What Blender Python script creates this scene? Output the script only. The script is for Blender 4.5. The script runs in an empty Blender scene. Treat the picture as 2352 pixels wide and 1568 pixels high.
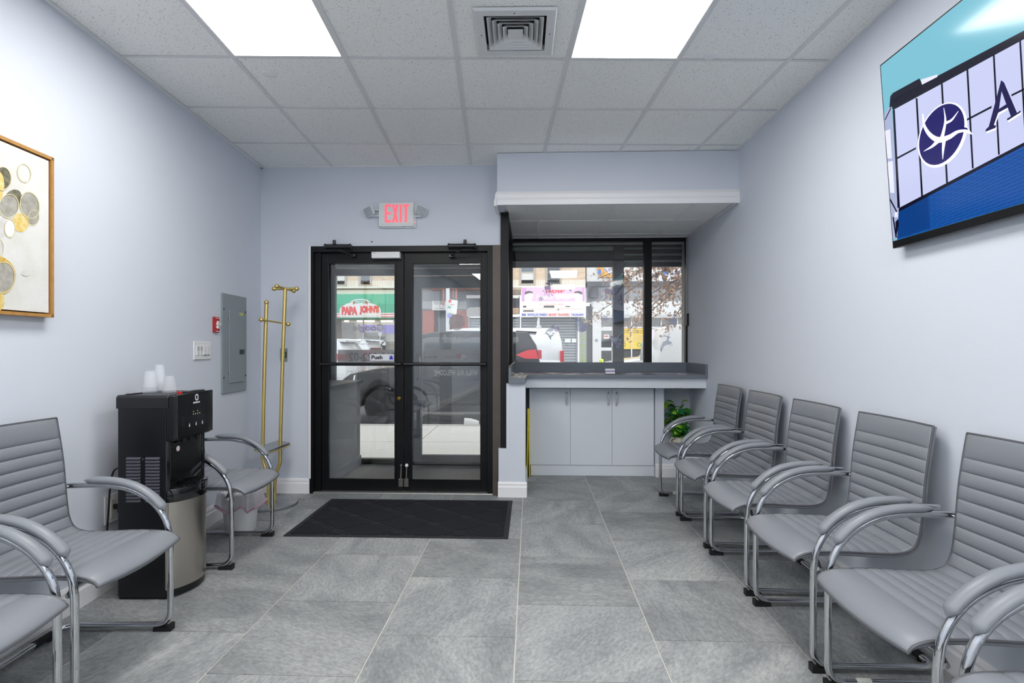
import bpy, bmesh, math, random
from mathutils import Vector, Matrix

random.seed(7)
SC = bpy.context.scene
COL = SC.collection

# ------------------------------------------------------------------ camera, world, light, exposure
YAW = math.radians(2.0)            # the camera looks 2 degrees left of the street-front normal
CS, SN = math.cos(YAW), math.sin(YAW)
FPX, CX, HY, CAMZ = 1223.0, 1176.0, 797.0, 1.275
CEIL = 2.842

cam_data = bpy.data.cameras.new('camera')
cam = bpy.data.objects.new('camera', cam_data)
COL.objects.link(cam)
cam.location = (0, 0, CAMZ)
cam.rotation_euler = (math.radians(90), 0, YAW)
cam_data.sensor_width = 36.0
cam_data.lens = 36.0 * FPX / 2352.0
cam_data.shift_y = (HY - 784.0) / 2352.0
cam_data.clip_start = 0.05
cam_data.clip_end = 300
SC.camera = cam

world = bpy.data.worlds.new('overcast_sky')
SC.world = world
world.use_nodes = True
wbg = world.node_tree.nodes['Background']
wbg.inputs['Color'].default_value = (0.95, 0.975, 1.0, 1)
wbg.inputs['Strength'].default_value = 2.7

SC.view_settings.view_transform = 'Standard'
SC.view_settings.look = 'None'
SC.view_settings.gamma = 1.0
SC.view_settings.use_curve_mapping = False
SC.view_settings.exposure = 0.1
PANEL_POWER = 14.0                  # radiance of each ceiling light panel
SC.cycles.use_denoising = True
SC.cycles.max_bounces = 10
SC.cycles.diffuse_bounces = 6
SC.cycles.glossy_bounces = 5
SC.cycles.transparent_max_bounces = 24
SC.cycles.sample_clamp_indirect = 6.0
SC.cycles.caustics_reflective = False
SC.cycles.caustics_refractive = False

# ------------------------------------------------------------------ pixel helpers (2352 x 1568 frame)
def ray(px, py):
    x, y, z = (px - CX) / FPX, 1.0, (HY - py) / FPX
    return Vector((x * CS - y * SN, x * SN + y * CS, z))
CAMP = Vector((0, 0, CAMZ))
def on_v(px, py, v):
    d = ray(px, py); return CAMP + d * (v / d.y)
def on_z(px, py, z):
    d = ray(px, py); return CAMP + d * ((z - CAMZ) / d.z)
def on_u(px, py, u):
    d = ray(px, py); return CAMP + d * (u / d.x)
def on_plane(px, py, o, n):
    d = ray(px, py); return CAMP + d * ((o - CAMP).dot(n) / d.dot(n))
def at(px, py, depth):                 # depth along the viewing axis
    return CAMP + ray(px, py) * depth

# ------------------------------------------------------------------ materials
def hx(s):
    s = s.lstrip('#')
    o = []
    for i in (0, 2, 4):
        c = int(s[i:i + 2], 16) / 255.0
        o.append(c / 12.92 if c <= 0.04045 else ((c + 0.055) / 1.055) ** 2.4)
    return (o[0], o[1], o[2], 1.0)

MATS = {}
def mat(name, color, rough=0.5, metal=0.0, spec=0.5, noise=None, bump=None, emit=None, coat=0.0, stretch=None):
    """noise=(scale, amount, second colour)  bump=(scale, strength)"""
    if name in MATS: return MATS[name]
    m = bpy.data.materials.new(name); m.use_nodes = True
    nt = m.node_tree; b = nt.nodes['Principled BSDF']
    col = hx(color) if isinstance(color, str) else color
    b.inputs['Base Color'].default_value = col
    b.inputs['Roughness'].default_value = rough
    b.inputs['Metallic'].default_value = metal
    b.inputs['Specular IOR Level'].default_value = spec
    b.inputs['Coat Weight'].default_value = coat
    b.inputs['Coat Roughness'].default_value = 0.08
    tc = None
    def coords():
        nonlocal tc
        if tc is None:
            t = nt.nodes.new('ShaderNodeTexCoord')
            mp = nt.nodes.new('ShaderNodeMapping')
            nt.links.new(t.outputs['Object'], mp.inputs['Vector'])
            if stretch: mp.inputs['Scale'].default_value = stretch
            tc = mp.outputs['Vector']
        return tc
    if noise:
        n = nt.nodes.new('ShaderNodeTexNoise'); n.inputs['Scale'].default_value = noise[0]
        n.inputs['Detail'].default_value = 5
        nt.links.new(coords(), n.inputs['Vector'])
        r = nt.nodes.new('ShaderNodeMapRange')
        r.inputs['From Min'].default_value = 0.35; r.inputs['From Max'].default_value = 0.65
        r.inputs['To Min'].default_value = 0.0; r.inputs['To Max'].default_value = noise[1]
        nt.links.new(n.outputs['Fac'], r.inputs['Value'])
        mx = nt.nodes.new('ShaderNodeMix'); mx.data_type = 'RGBA'
        mx.inputs['A'].default_value = col; mx.inputs['B'].default_value = hx(noise[2])
        nt.links.new(r.outputs['Result'], mx.inputs['Factor'])
        nt.links.new(mx.outputs['Result'], b.inputs['Base Color'])
    if bump:
        n = nt.nodes.new('ShaderNodeTexNoise'); n.inputs['Scale'].default_value = bump[0]
        n.inputs['Detail'].default_value = 4
        nt.links.new(coords(), n.inputs['Vector'])
        bp = nt.nodes.new('ShaderNodeBump'); bp.inputs['Strength'].default_value = bump[1]
        bp.inputs['Distance'].default_value = 0.01
        nt.links.new(n.outputs['Fac'], bp.inputs['Height'])
        nt.links.new(bp.outputs['Normal'], b.inputs['Normal'])
    if emit:
        b.inputs['Emission Color'].default_value = hx(emit[0]) if isinstance(emit[0], str) else emit[0]
        b.inputs['Emission Strength'].default_value = emit[1]
    MATS[name] = m
    return m

def emission_mat(name, color, strength):
    if name in MATS: return MATS[name]
    m = bpy.data.materials.new(name); m.use_nodes = True
    nt = m.node_tree; nt.nodes.clear()
    e = nt.nodes.new('ShaderNodeEmission'); o = nt.nodes.new('ShaderNodeOutputMaterial')
    e.inputs['Color'].default_value = hx(color); e.inputs['Strength'].default_value = strength
    nt.links.new(e.outputs[0], o.inputs['Surface'])
    MATS[name] = m
    return m

def glass_mat(name, tint='#ffffff', gloss=0.06, rough=0.0):
    """a thin clear pane: transparent with a Fresnel mirror on top"""
    if name in MATS: return MATS[name]
    m = bpy.data.materials.new(name); m.use_nodes = True
    nt = m.node_tree; nt.nodes.clear()
    o = nt.nodes.new('ShaderNodeOutputMaterial')
    t = nt.nodes.new('ShaderNodeBsdfTransparent'); t.inputs['Color'].default_value = hx(tint)
    g = nt.nodes.new('ShaderNodeBsdfGlossy'); g.inputs['Roughness'].default_value = rough
    f = nt.nodes.new('ShaderNodeFresnel'); f.inputs['IOR'].default_value = 1.45
    mth = nt.nodes.new('ShaderNodeMath'); mth.operation = 'ADD'; mth.inputs[1].default_value = gloss
    mth.use_clamp = True
    mx = nt.nodes.new('ShaderNodeMixShader')
    nt.links.new(f.outputs[0], mth.inputs[0]); nt.links.new(mth.outputs[0], mx.inputs['Fac'])
    nt.links.new(t.outputs[0], mx.inputs[1]); nt.links.new(g.outputs[0], mx.inputs[2])
    nt.links.new(mx.outputs[0], o.inputs['Surface'])
    MATS[name] = m
    return m

def film_mat(name, color, opacity):
    """translucent film on glass: part diffuse, part clear"""
    if name in MATS: return MATS[name]
    m = bpy.data.materials.new(name); m.use_nodes = True
    nt = m.node_tree; nt.nodes.clear()
    o = nt.nodes.new('ShaderNodeOutputMaterial')
    t = nt.nodes.new('ShaderNodeBsdfTransparent')
    d = nt.nodes.new('ShaderNodeBsdfDiffuse'); d.inputs['Color'].default_value = hx(color)
    tr = nt.nodes.new('ShaderNodeBsdfTranslucent'); tr.inputs['Color'].default_value = hx(color)
    a = nt.nodes.new('ShaderNodeMixShader'); a.inputs['Fac'].default_value = 0.5
    mx = nt.nodes.new('ShaderNodeMixShader'); mx.inputs['Fac'].default_value = opacity
    nt.links.new(d.outputs[0], a.inputs[1]); nt.links.new(tr.outputs[0], a.inputs[2])
    nt.links.new(t.outputs[0], mx.inputs[1]); nt.links.new(a.outputs[0], mx.inputs[2])
    nt.links.new(mx.outputs[0], o.inputs['Surface'])
    MATS[name] = m
    return m

def screen_mat(name, color, strength=0.9):
    return mat(name, '#050506', rough=0.12, spec=0.5, emit=(color, strength))

# ------------------------------------------------------------------ mesh builder
ORG = {}
class MB:
    def __init__(s): s.v, s.f = [], []
    def add(s, vs, fs):
        n = len(s.v); s.v += [Vector(p) for p in vs]; s.f += [tuple(i + n for i in f) for f in fs]; return s
    def box(s, x0, x1, y0, y1, z0, z1):
        return s.hexa([(x0, y0, z0), (x1, y0, z0), (x1, y1, z0), (x0, y1, z0), (x0, y0, z1), (x1, y0, z1), (x1, y1, z1), (x0, y1, z1)])
    def hexa(s, p):
        return s.add(p, [(0, 3, 2, 1), (4, 5, 6, 7), (0, 1, 5, 4), (1, 2, 6, 5), (2, 3, 7, 6), (3, 0, 4, 7)])
    def poly(s, pts): return s.add(pts, [tuple(range(len(pts)))])
    def prism(s, pts, vec):
        n = len(pts); vec = Vector(vec); pts = [Vector(p) for p in pts]
        fs = [tuple(range(n)), tuple(range(2 * n - 1, n - 1, -1))]
        fs += [(i, i + n, (i + 1) % n + n, (i + 1) % n) for i in range(n)]
        return s.add(pts + [p + vec for p in pts], fs)
    def tube(s, path, r, n=10, closed=False, side=None):
        """r: number, or list of numbers / (a, b) pairs. side: fixed lateral axis for oval sections."""
        P = [Vector(p) for p in path]; m = len(P); rings = []
        tan = []
        for i in range(m):
            a = P[(i - 1) % m] if closed or i else P[i]
            b = P[(i + 1) % m] if closed or i < m - 1 else P[i]
            tan.append((b - a).normalized())
        if side is not None: nx = Vector(side)
        else:
            t = tan[0]; nx = t.orthogonal().normalized()
        for i in range(m):
            t = tan[i]
            nx = (nx - t * nx.dot(t)); nx = nx.normalized() if nx.length > 1e-6 else t.orthogonal().normalized()
            ny = t.cross(nx)
            rr = r[i] if isinstance(r, (list, tuple)) else r
            a, b = rr if isinstance(rr, (list, tuple)) else (rr, rr)
            rings.append([P[i] + nx * (a * math.cos(2 * math.pi * k / n)) + ny * (b * math.sin(2 * math.pi * k / n)) for k in range(n)])
        vs = [p for ring in rings for p in ring]; fs = []
        for i in range(m if closed else m - 1):
            j = (i + 1) % m
            for k in range(n):
                fs.append((i * n + k, i * n + (k + 1) % n, j * n + (k + 1) % n, j * n + k))
        if not closed:
            fs.append(tuple(reversed(range(n)))); fs.append(tuple((m - 1) * n + k for k in range(n)))
        return s.add(vs, fs)
    def lathe(s, prof, c=(0, 0, 0), n=24, axis='z'):
        vs, fs = [], []; m = len(prof)
        for (r, h) in prof:
            for k in range(n):
                a = 2 * math.pi * k / n; x, y = r * math.cos(a), r * math.sin(a)
                p = {'z': (x, y, h), 'y': (x, h, y), 'x': (h, x, y)}[axis]
                vs.append(Vector(p) + Vector(c))
        for i in range(m - 1):
            for k in range(n):
                fs.append((i * n + k, i * n + (k + 1) % n, (i + 1) * n + (k + 1) % n, (i + 1) * n + k))
        if prof[0][0] > 1e-6: fs.append(tuple(range(n)))
        if prof[-1][0] > 1e-6: fs.append(tuple((m - 1) * n + k for k in range(n)))
        return s.add(vs, fs)
    def ball(s, c, r, n=12):
        return s.lathe([(max(1e-5, r * math.sin(math.pi * i / 8)), -r * math.cos(math.pi * i / 8)) for i in range(9)], c, n)
    def grid(s, fn, nu, nv):
        vs = [fn(i / nu, j / nv) for i in range(nu + 1) for j in range(nv + 1)]
        w = nv + 1
        return s.add(vs, [(i * w + j, (i + 1) * w + j, (i + 1) * w + j + 1, i * w + j + 1) for i in range(nu) for j in range(nv)])
    def xf(s, M):
        s.v = [M @ p for p in s.v]; return s
    def mesh(s, name, material, smooth=True, bevel=0.0, segs=2, off=None, recalc=True):
        me = bpy.data.meshes.new(name)
        off = Vector(off) if off is not None else Vector((0, 0, 0))
        me.from_pydata([tuple(p - off) for p in s.v], [], s.f)
        if recalc or bevel:
            bm = bmesh.new(); bm.from_mesh(me)
            bmesh.ops.remove_doubles(bm, verts=bm.verts, dist=1e-6)
            bmesh.ops.recalc_face_normals(bm, faces=bm.faces)
            if bevel:
                es = [e for e in bm.edges if len(e.link_faces) == 2 and e.calc_face_angle(0) > 0.5]
                bmesh.ops.bevel(bm, geom=es, offset=bevel, segments=segs, affect='EDGES', profile=0.5)
            bm.to_mesh(me); bm.free()
        if smooth:
            me.polygons.foreach_set('use_smooth', [True] * len(me.polygons))
            me.set_sharp_from_angle(angle=math.radians(38))
        if material is not None: me.materials.append(material)
        return me
    def build(s, name, material, parent=None, smooth=True, bevel=0.0, segs=2, base=None, recalc=True):
        if parent is not None: off = ORG[parent.name]
        elif base is not None: off = Vector(base)
        else:
            xs = [p.x for p in s.v]; ys = [p.y for p in s.v]; zs = [p.z for p in s.v]
            off = Vector(((min(xs) + max(xs)) / 2, (min(ys) + max(ys)) / 2, min(zs)))
        me = s.mesh(name, material, smooth, bevel, segs, off, recalc)
        o = bpy.data.objects.new(name, me); COL.objects.link(o)
        if parent is not None: o.parent = parent
        else: o.location = off
        ORG[o.name] = off
        return o

def thing(name, label, cat, loc=(0, 0, 0), group=None, kind=None):
    o = bpy.data.objects.new(name, None); COL.objects.link(o)
    o.empty_display_size = 0.1
    o.location = loc; ORG[o.name] = Vector(loc)
    return tag(o, label, cat, group, kind)
def tag(o, label, cat=None, group=None, kind=None):
    o['label'] = label
    if cat: o['category'] = cat
    if group: o['group'] = group
    if kind: o['kind'] = kind
    return o
def struct(o, label=None):
    o['kind'] = 'structure'
    if label: o['label'] = label
    return o
def dup(root, loc, rz=None, label=None):
    r = root.copy(); COL.objects.link(r); r.location = loc
    if rz is not None: r.rotation_euler = (0, 0, rz)
    if label: r['label'] = label
    ORG[r.name] = Vector(loc)
    def rec(a, b):
        for ch in list(a.children):
            c = ch.copy(); COL.objects.link(c); c.parent = b; rec(ch, c)
    rec(root, r)
    return r
def share(name, mesh, parent=None, loc=(0, 0, 0), rot=None):
    """another object on shared mesh data; loc in the parent's own space"""
    o = bpy.data.objects.new(name, mesh); COL.objects.link(o)
    if parent is not None: o.parent = parent
    o.location = loc
    if rot: o.rotation_euler = rot
    ORG[o.name] = Vector(loc)
    return o

# ------------------------------------------------------------------ lettering
def text_polys(s, bold=0.0, spacing=1.0, res=3):
    cu = bpy.data.curves.new('letters', 'FONT')
    cu.body = s; cu.size = 1.0; cu.offset = bold; cu.space_character = spacing
    cu.resolution_u = res; cu.fill_mode = 'FRONT'
    ob = bpy.data.objects.new('letters', cu); COL.objects.link(ob)
    bpy.context.view_layer.update()
    me = bpy.data.meshes.new_from_object(ob.evaluated_get(bpy.context.evaluated_depsgraph_get()))
    vs = [Vector(v.co) for v in me.vertices]; fs = [tuple(p.vertices) for p in me.polygons]
    bpy.data.objects.remove(ob); bpy.data.curves.remove(cu); bpy.data.meshes.remove(me)
    return vs, fs
def lettering(mb, s, lo, right, up, bold=0.0, spacing=1.0, mirror=False, fit=True, slant=0.0):
    """text filling the rectangle lo + right x up (both full-length vectors)"""
    vs, fs = text_polys(s, bold, spacing)
    if not vs: return mb
    x0 = min(p.x for p in vs); x1 = max(p.x for p in vs); y0 = min(p.y for p in vs); y1 = max(p.y for p in vs)
    lo, right, up = Vector(lo), Vector(right), Vector(up)
    out = []
    for p in vs:
        a = (p.x - x0) / (x1 - x0); b = (p.y - y0) / (y1 - y0)
        a += slant * b
        if mirror: a = 1 - a
        out.append(lo + right * a + up * b)
    return mb.add(out, fs)

def ellipse(cx, cy, rx, ry, rot=0.0, n=28, a0=0.0, a1=360.0):
    o = []; c, s = math.cos(rot), math.sin(rot)
    for k in range(n):
        t = math.radians(a0 + (a1 - a0) * k / (n if a1 - a0 >= 360 else n - 1))
        x, y = rx * math.cos(t), ry * math.sin(t)
        o.append((cx + x * c - y * s, cy + x * s + y * c))
    return o
def stroke(pts, w):
    """flat polyline of width w (or list of widths) as quads in 2D"""
    L, R = [], []
    for i, p in enumerate(pts):
        a = Vector(pts[max(0, i - 1)]); b = Vector(pts[min(len(pts) - 1, i + 1)])
        d = (b - a).normalized() if (b - a).length else Vector((1, 0)); n = Vector((-d.y, d.x))
        ww = w[i] if isinstance(w, (list, tuple)) else w
        L.append(Vector(p) + n * ww / 2); R.append(Vector(p) - n * ww / 2)
    return [(L[i], R[i], R[i + 1], L[i + 1]) for i in range(len(pts) - 1)]
def smooth_path(pts, n=8, closed=False):
    P = [Vector(p) for p in pts]; m = len(P); out = []
    for i in range(m if closed else m - 1):
        p0 = P[(i - 1) % m] if closed or i > 0 else P[0] * 2 - P[1]
        p1, p2 = P[i], P[(i + 1) % m]
        p3 = P[(i + 2) % m] if closed or i < m - 2 else P[-1] * 2 - P[-2]
        for k in range(n):
            t = k / n
            out.append(0.5 * ((2 * p1) + (p2 - p0) * t + (2 * p0 - 5 * p1 + 4 * p2 - p3) * t * t + (3 * p1 - p0 - 3 * p2 + p3) * t ** 3))
    if not closed: out.append(P[-1])
    return out

# ------------------------------------------------------------------ materials of the room
def slate_mat():
    m = bpy.data.materials.new('slate_tile'); m.use_nodes = True; nt = m.node_tree; L = nt.links.new
    b = nt.nodes['Principled BSDF']
    tc = nt.nodes.new('ShaderNodeTexCoord'); oi = nt.nodes.new('ShaderNodeObjectInfo')
    mp = nt.nodes.new('ShaderNodeVectorRotate'); mp.rotation_type = 'Z_AXIS'
    ang = nt.nodes.new('ShaderNodeMath'); ang.operation = 'MULTIPLY'; ang.inputs[1].default_value = 2.4
    L(oi.outputs['Random'], ang.inputs[0]); L(ang.outputs[0], mp.inputs['Angle'])
    off = nt.nodes.new('ShaderNodeVectorMath'); off.operation = 'ADD'
    cmb = nt.nodes.new('ShaderNodeMath'); cmb.operation = 'MULTIPLY'; cmb.inputs[1].default_value = 37.0
    L(oi.outputs['Random'], cmb.inputs[0])
    L(tc.outputs['Object'], off.inputs[0]); L(cmb.outputs[0], off.inputs[1])
    L(off.outputs[0], mp.inputs['Vector'])
    st = nt.nodes.new('ShaderNodeMapping'); st.inputs['Scale'].default_value = (1.0, 2.2, 1.0)
    L(mp.outputs[0], st.inputs['Vector'])
    big = nt.nodes.new('ShaderNodeTexNoise'); big.inputs['Scale'].default_value = 2.2; big.inputs['Detail'].default_value = 6
    big.inputs['Distortion'].default_value = 0.8
    fine = nt.nodes.new('ShaderNodeTexNoise'); fine.inputs['Scale'].default_value = 34; fine.inputs['Detail'].default_value = 9
    fine.inputs['Roughness'].default_value = 0.72
    L(st.outputs[0], big.inputs['Vector']); L(st.outputs[0], fine.inputs['Vector'])
    r1 = nt.nodes.new('ShaderNodeValToRGB')
    r1.color_ramp.elements[0].position = 0.30; r1.color_ramp.elements[0].color = hx('#84888a')
    r1.color_ramp.elements[1].position = 0.72; r1.color_ramp.elements[1].color = hx('#abaead')
    L(big.outputs['Fac'], r1.inputs['Fac'])
    r2 = nt.nodes.new('ShaderNodeMapRange'); r2.inputs['From Min'].default_value = 0.3; r2.inputs['From Max'].default_value = 0.72
    r2.inputs['To Min'].default_value = 0.62; r2.inputs['To Max'].default_value = 1.34
    L(fine.outputs['Fac'], r2.inputs['Value'])
    tone = nt.nodes.new('ShaderNodeMapRange'); tone.inputs['To Min'].default_value = 0.84; tone.inputs['To Max'].default_value = 1.06
    L(oi.outputs['Random'], tone.inputs['Value'])
    mul0 = nt.nodes.new('ShaderNodeMath'); mul0.operation = 'MULTIPLY'
    L(r2.outputs['Result'], mul0.inputs[0]); L(tone.outputs['Result'], mul0.inputs[1])
    mul = nt.nodes.new('ShaderNodeVectorMath'); mul.operation = 'SCALE'
    L(r1.outputs['Color'], mul.inputs[0]); L(mul0.outputs[0], mul.inputs['Scale'])
    L(mul.outputs[0], b.inputs['Base Color'])
    b.inputs['Roughness'].default_value = 0.5
    b.inputs['Specular IOR Level'].default_value = 0.35
    bp = nt.nodes.new('ShaderNodeBump'); bp.inputs['Strength'].default_value = 0.35; bp.inputs['Distance'].default_value = 0.006
    L(fine.outputs['Fac'], bp.inputs['Height']); L(bp.outputs['Normal'], b.inputs['Normal'])
    return m
def acoustic_mat():
    m = bpy.data.materials.new('acoustic_tile'); m.use_nodes = True; nt = m.node_tree; L = nt.links.new
    b = nt.nodes['Principled BSDF']; b.inputs['Roughness'].default_value = 0.95; b.inputs['Specular IOR Level'].default_value = 0.1
    tc = nt.nodes.new('ShaderNodeTexCoord')
    n = nt.nodes.new('ShaderNodeTexNoise'); n.inputs['Scale'].default_value = 150; n.inputs['Detail'].default_value = 2.0
    L(tc.outputs['Object'], n.inputs['Vector'])
    r = nt.nodes.new('ShaderNodeValToRGB')
    r.color_ramp.elements[0].position = 0.315; r.color_ramp.elements[0].color = hx('#8b8b8d')
    r.color_ramp.elements[1].position = 0.345; r.color_ramp.elements[1].color = hx('#f4f4f2')
    L(n.outputs['Fac'], r.inputs['Fac']); L(r.outputs['Color'], b.inputs['Base Color'])
    return m

WALL = mat('wall_paint', '#d5dae4', rough=0.75, spec=0.25, bump=(160, 0.05))
TRIM = mat('white_trim', '#eeeef0', rough=0.4)
SLATE = slate_mat()
GROUT = mat('grout', '#cbc9c0', rough=0.9)
ACOUSTIC = acoustic_mat()
GRIDW = mat('ceiling_grid_white', '#ededee', rough=0.5)
TBAR = mat('grid_bar_white', '#dcdcdd', rough=0.5)
CHROME_C = '#d0d2d5'
BLACKM = mat('black_aluminium', '#08090c', rough=0.4, spec=0.3, noise=(9, 0.35, '#101217'))
BRONZE = mat('bronze_aluminium', '#5a524c', rough=0.45, metal=0.3, noise=(12, 0.3, '#473f3a'))
GLASS = glass_mat('clear_glass', '#fafbfb', gloss=0.045)
CHROME = mat('chrome', '#d0d2d5', rough=0.05, metal=1.0)
STEEL = mat('brushed_steel', '#b9b3aa', rough=0.28, metal=1.0, stretch=(1, 1, 40))
BLKPL = mat('black_plastic', '#0b0b0d', rough=0.35)
WHITEPL = mat('white_plastic', '#e9eaeb', rough=0.35)
CABM = mat('cabinet_grey', '#e2e7ee', rough=0.5)
QUARTZ = mat('quartz_grey', '#6d747f', rough=0.28, noise=(220, 0.18, '#8d949e'))
BRASS = mat('satin_brass', '#e2ca82', rough=0.38, metal=0.85)
DARKV = mat('dark_void', '#101114', rough=0.9)

VF, VWIN, UR, BACK = 4.588, 5.68, 1.655, -6.6
def uL(v): return -2.032 - 0.0719 * v

def clip(poly, planes):
    """poly: 2D points; planes: (a, b, c) keeps a*x + b*y <= c"""
    for a, b, c in planes:
        out = []
        for i, p in enumerate(poly):
            q = poly[(i + 1) % len(poly)]
            dp, dq = a * p[0] + b * p[1] - c, a * q[0] + b * q[1] - c
            if dp <= 0: out.append(p)
            if (dp < 0 < dq) or (dq < 0 < dp):
                t = dp / (dp - dq); out.append((p[0] + (q[0] - p[0]) * t, p[1] + (q[1] - p[1]) * t))
        poly = out
        if len(poly) < 3: return None
    return poly
LEFTP = (-1.0, -0.0719, 2.032)          # u >= uL(v)
def slab(poly, z0, z1):
    return MB().prism([(p[0], p[1], z0) for p in poly], (0, 0, z1 - z0))

# ------------------------------------------------------------------ floor
floor = slab([(-2.6, BACK), (1.8, BACK), (1.8, 5.7), (-0.2, 5.7), (-0.2, 4.72), (-2.6, 4.72)], -0.10, -0.003).build('floor', GROUT, smooth=False)
struct(floor, 'grey slate-look floor laid in half-offset square tiles')
P_ = 0.603
for k in range(-5, 4):
    u0 = -0.065 + P_ * k
    ph = 3.845 + (P_ / 2 if k % 2 else 0)
    for j in range(-8, 5):
        v0 = ph + P_ * j
        g = 0.003
        q = [(u0 + g, v0 + g), (u0 + P_ - g, v0 + g), (u0 + P_ - g, v0 + P_ - g), (u0 + g, v0 + P_ - g)]
        q = clip(q, [LEFTP, (1, 0, UR - 0.002), (0, -1, -BACK), (0, 1, 5.62 if k >= 0 else 4.66)])
        if q: slab(q, -0.003, 0.0).build('tile', SLATE, floor, smooth=False, recalc=True)

vb_ = 3.845 - P_ * 8
slab(clip([(-2.6, BACK), (UR - .002, BACK), (UR - .002, vb_ - .003), (-2.6, vb_ - .003)], [LEFTP]), -0.003, 0.0).build('tile_field', SLATE, floor, smooth=False)['kind'] = 'stuff'
# ------------------------------------------------------------------ ceiling
ceiling = slab([(-2.6, BACK), (1.8, BACK), (1.8, 6.0), (-2.6, 6.0)], CEIL + 0.03, CEIL + 0.16).build('ceiling', GRIDW, smooth=False)
struct(ceiling, 'suspended ceiling of speckled square tiles in a white grid')
def cg(i, j):
    y = 2.90 + 0.61 * j; x = -0.30 + 0.605 * i
    for _ in range(3):
        y2 = y + 0.0115 * x; x2 = x - 0.033 * (y2 - 2.9)
    return (x2 * CS - y2 * SN, x2 * SN + y2 * CS)
ROOMP = [LEFTP, (1, 0, UR), (0, 1, VF), (0, -1, -BACK)]
LIGHTS = [(i, j) for j in (-2, -6, -10, -14) for i in (-2, 1)]  # rows behind the camera are unseen; farthest pair added to even out the light
lit = {(i, j + d) for i, j in LIGHTS for d in (0, 1)}
for i in range(-5, 5):
    for j in range(-16, 4):
        if (i, j) in lit or (i, j) == (0, -1): continue
        q = clip([cg(i + 0.02, j + 0.02), cg(i + 0.98, j + 0.02), cg(i + 0.98, j + 0.98), cg(i + 0.02, j + 0.98)], ROOMP)
        if q: slab(q, CEIL + 0.005, CEIL + 0.02).build('ceiling_tile', ACOUSTIC, ceiling, smooth=False)
for i in range(-5, 6):
    q = clip([cg(i - 0.02, -17), cg(i + 0.02, -17), cg(i + 0.02, 5), cg(i - 0.02, 5)], ROOMP)
    if q: slab(q, CEIL, CEIL + 0.03).build('grid_bar', TBAR, ceiling, smooth=False)
for j in range(-16, 5):
    q = clip([cg(-6, j - 0.014), cg(6, j - 0.014), cg(6, j + 0.014), cg(-6, j + 0.014)], ROOMP)
    if q: slab(q, CEIL + 0.0006, CEIL + 0.028).build('grid_bar', TBAR, ceiling, smooth=False)
aw = 0.022
slab([(uL(BACK), BACK), (uL(BACK) + aw, BACK), (uL(VF) + aw, VF), (uL(VF), VF)], CEIL - 0.001, CEIL + 0.02).build('wall_angle', GRIDW, ceiling, smooth=False)
slab([(UR - aw, BACK), (UR, BACK), (UR, VF), (UR - aw, VF)], CEIL - 0.001, CEIL + 0.02).build('wall_angle', GRIDW, ceiling, smooth=False)
slab([(uL(VF), VF - aw), (UR, VF - aw), (UR, VF), (uL(VF), VF)], CEIL - 0.001, CEIL + 0.02).build('wall_angle', GRIDW, ceiling, smooth=False)

PANEL = emission_mat('light_panel', '#fffdf9', PANEL_POWER)
for n, (i, j) in enumerate(LIGHTS):
    c = cg(i + 0.5, j + 1)
    side = 'painting' if i < 0 else 'television'
    lab = ['flat white ceiling light panel over the entrance on the %s side' % side,
           'flat white ceiling light panel midway along the room on the %s side' % side,
           'flat white ceiling light panel two bays behind the entrance on the %s side' % side,
           'unseen ceiling light panel added by the back wall to even the light on the %s side' % side][n // 2]
    t = thing('ceiling_light', lab, 'ceiling light', (c[0], c[1], CEIL), 'flat panel lights in the ceiling')
    e = 0.025
    slab([cg(i + e, j + e), cg(i + 1 - e, j + e), cg(i + 1 - e, j + 2 - e), cg(i + e, j + 2 - e)], CEIL + 0.004, CEIL + 0.012).build('diffuser', PANEL, t, smooth=False)
    fr = MB()
    o_, n_ = 0.016, 0.03
    O = [cg(i + o_, j + o_), cg(i + 1 - o_, j + o_), cg(i + 1 - o_, j + 2 - o_), cg(i + o_, j + 2 - o_)]
    I = [cg(i + n_, j + n_), cg(i + 1 - n_, j + n_), cg(i + 1 - n_, j + 2 - n_), cg(i + n_, j + 2 - n_)]
    for a in range(4):
        b2 = (a + 1) % 4
        fr.hexa([(*O[a], CEIL + .001), (*O[b2], CEIL + .001), (*I[b2], CEIL + .001), (*I[a], CEIL + .001),
                 (*O[a], CEIL + .02), (*O[b2], CEIL + .02), (*I[b2], CEIL + .02), (*I[a], CEIL + .02)])
    fr.build('frame', WHITEPL, t, smooth=False)

# square air diffuser
pc = [on_z(*p, CEIL) for p in ((1090, 17), (1278, 22), (1262, 123), (1105, 120))]
cc = sum(pc, Vector()) / 4
t = thing('ceiling_vent', 'square white louvred air vent between the two light panels', 'air vent', (cc.x, cc.y, CEIL))
VENT = mat('vent_white', '#d9dadb', rough=0.4)
def sq_ring(mb, ro, zo, ri, zi, th):
    for a in range(4):
        M = Matrix.Rotation(a * math.pi / 2 + 0.02, 4, 'Z')
        pts = [Vector((-ro, -ro, zo)), Vector((ro, -ro, zo)), Vector((ri, -ri, zi)), Vector((-ri, -ri, zi))]
        pts = [M @ p for p in pts]
        mb.hexa([p + cc for p in pts] + [p + cc + Vector((0, 0, th)) for p in pts])
    return mb
O = [cg(.02, -.98), cg(.98, -.98), cg(.98, -.02), cg(.02, -.02)]
I = [(cc.x + a_ * .152, cc.y + b_ * .152) for a_, b_ in ((-1, -1), (1, -1), (1, 1), (-1, 1))]
vt_ = MB()
for k in range(4):
    k2 = (k + 1) % 4
    vt_.prism([(*O[k], CEIL + .005), (*O[k2], CEIL + .005), (*I[k2], CEIL + .005), (*I[k], CEIL + .005)], (0, 0, .015))
vt_.build('ceiling_tile', ACOUSTIC, ceiling, smooth=False)
sq_ring(MB(), .19, -.012, .15, -.012, .012).build('frame', VENT, t, smooth=False)
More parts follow.
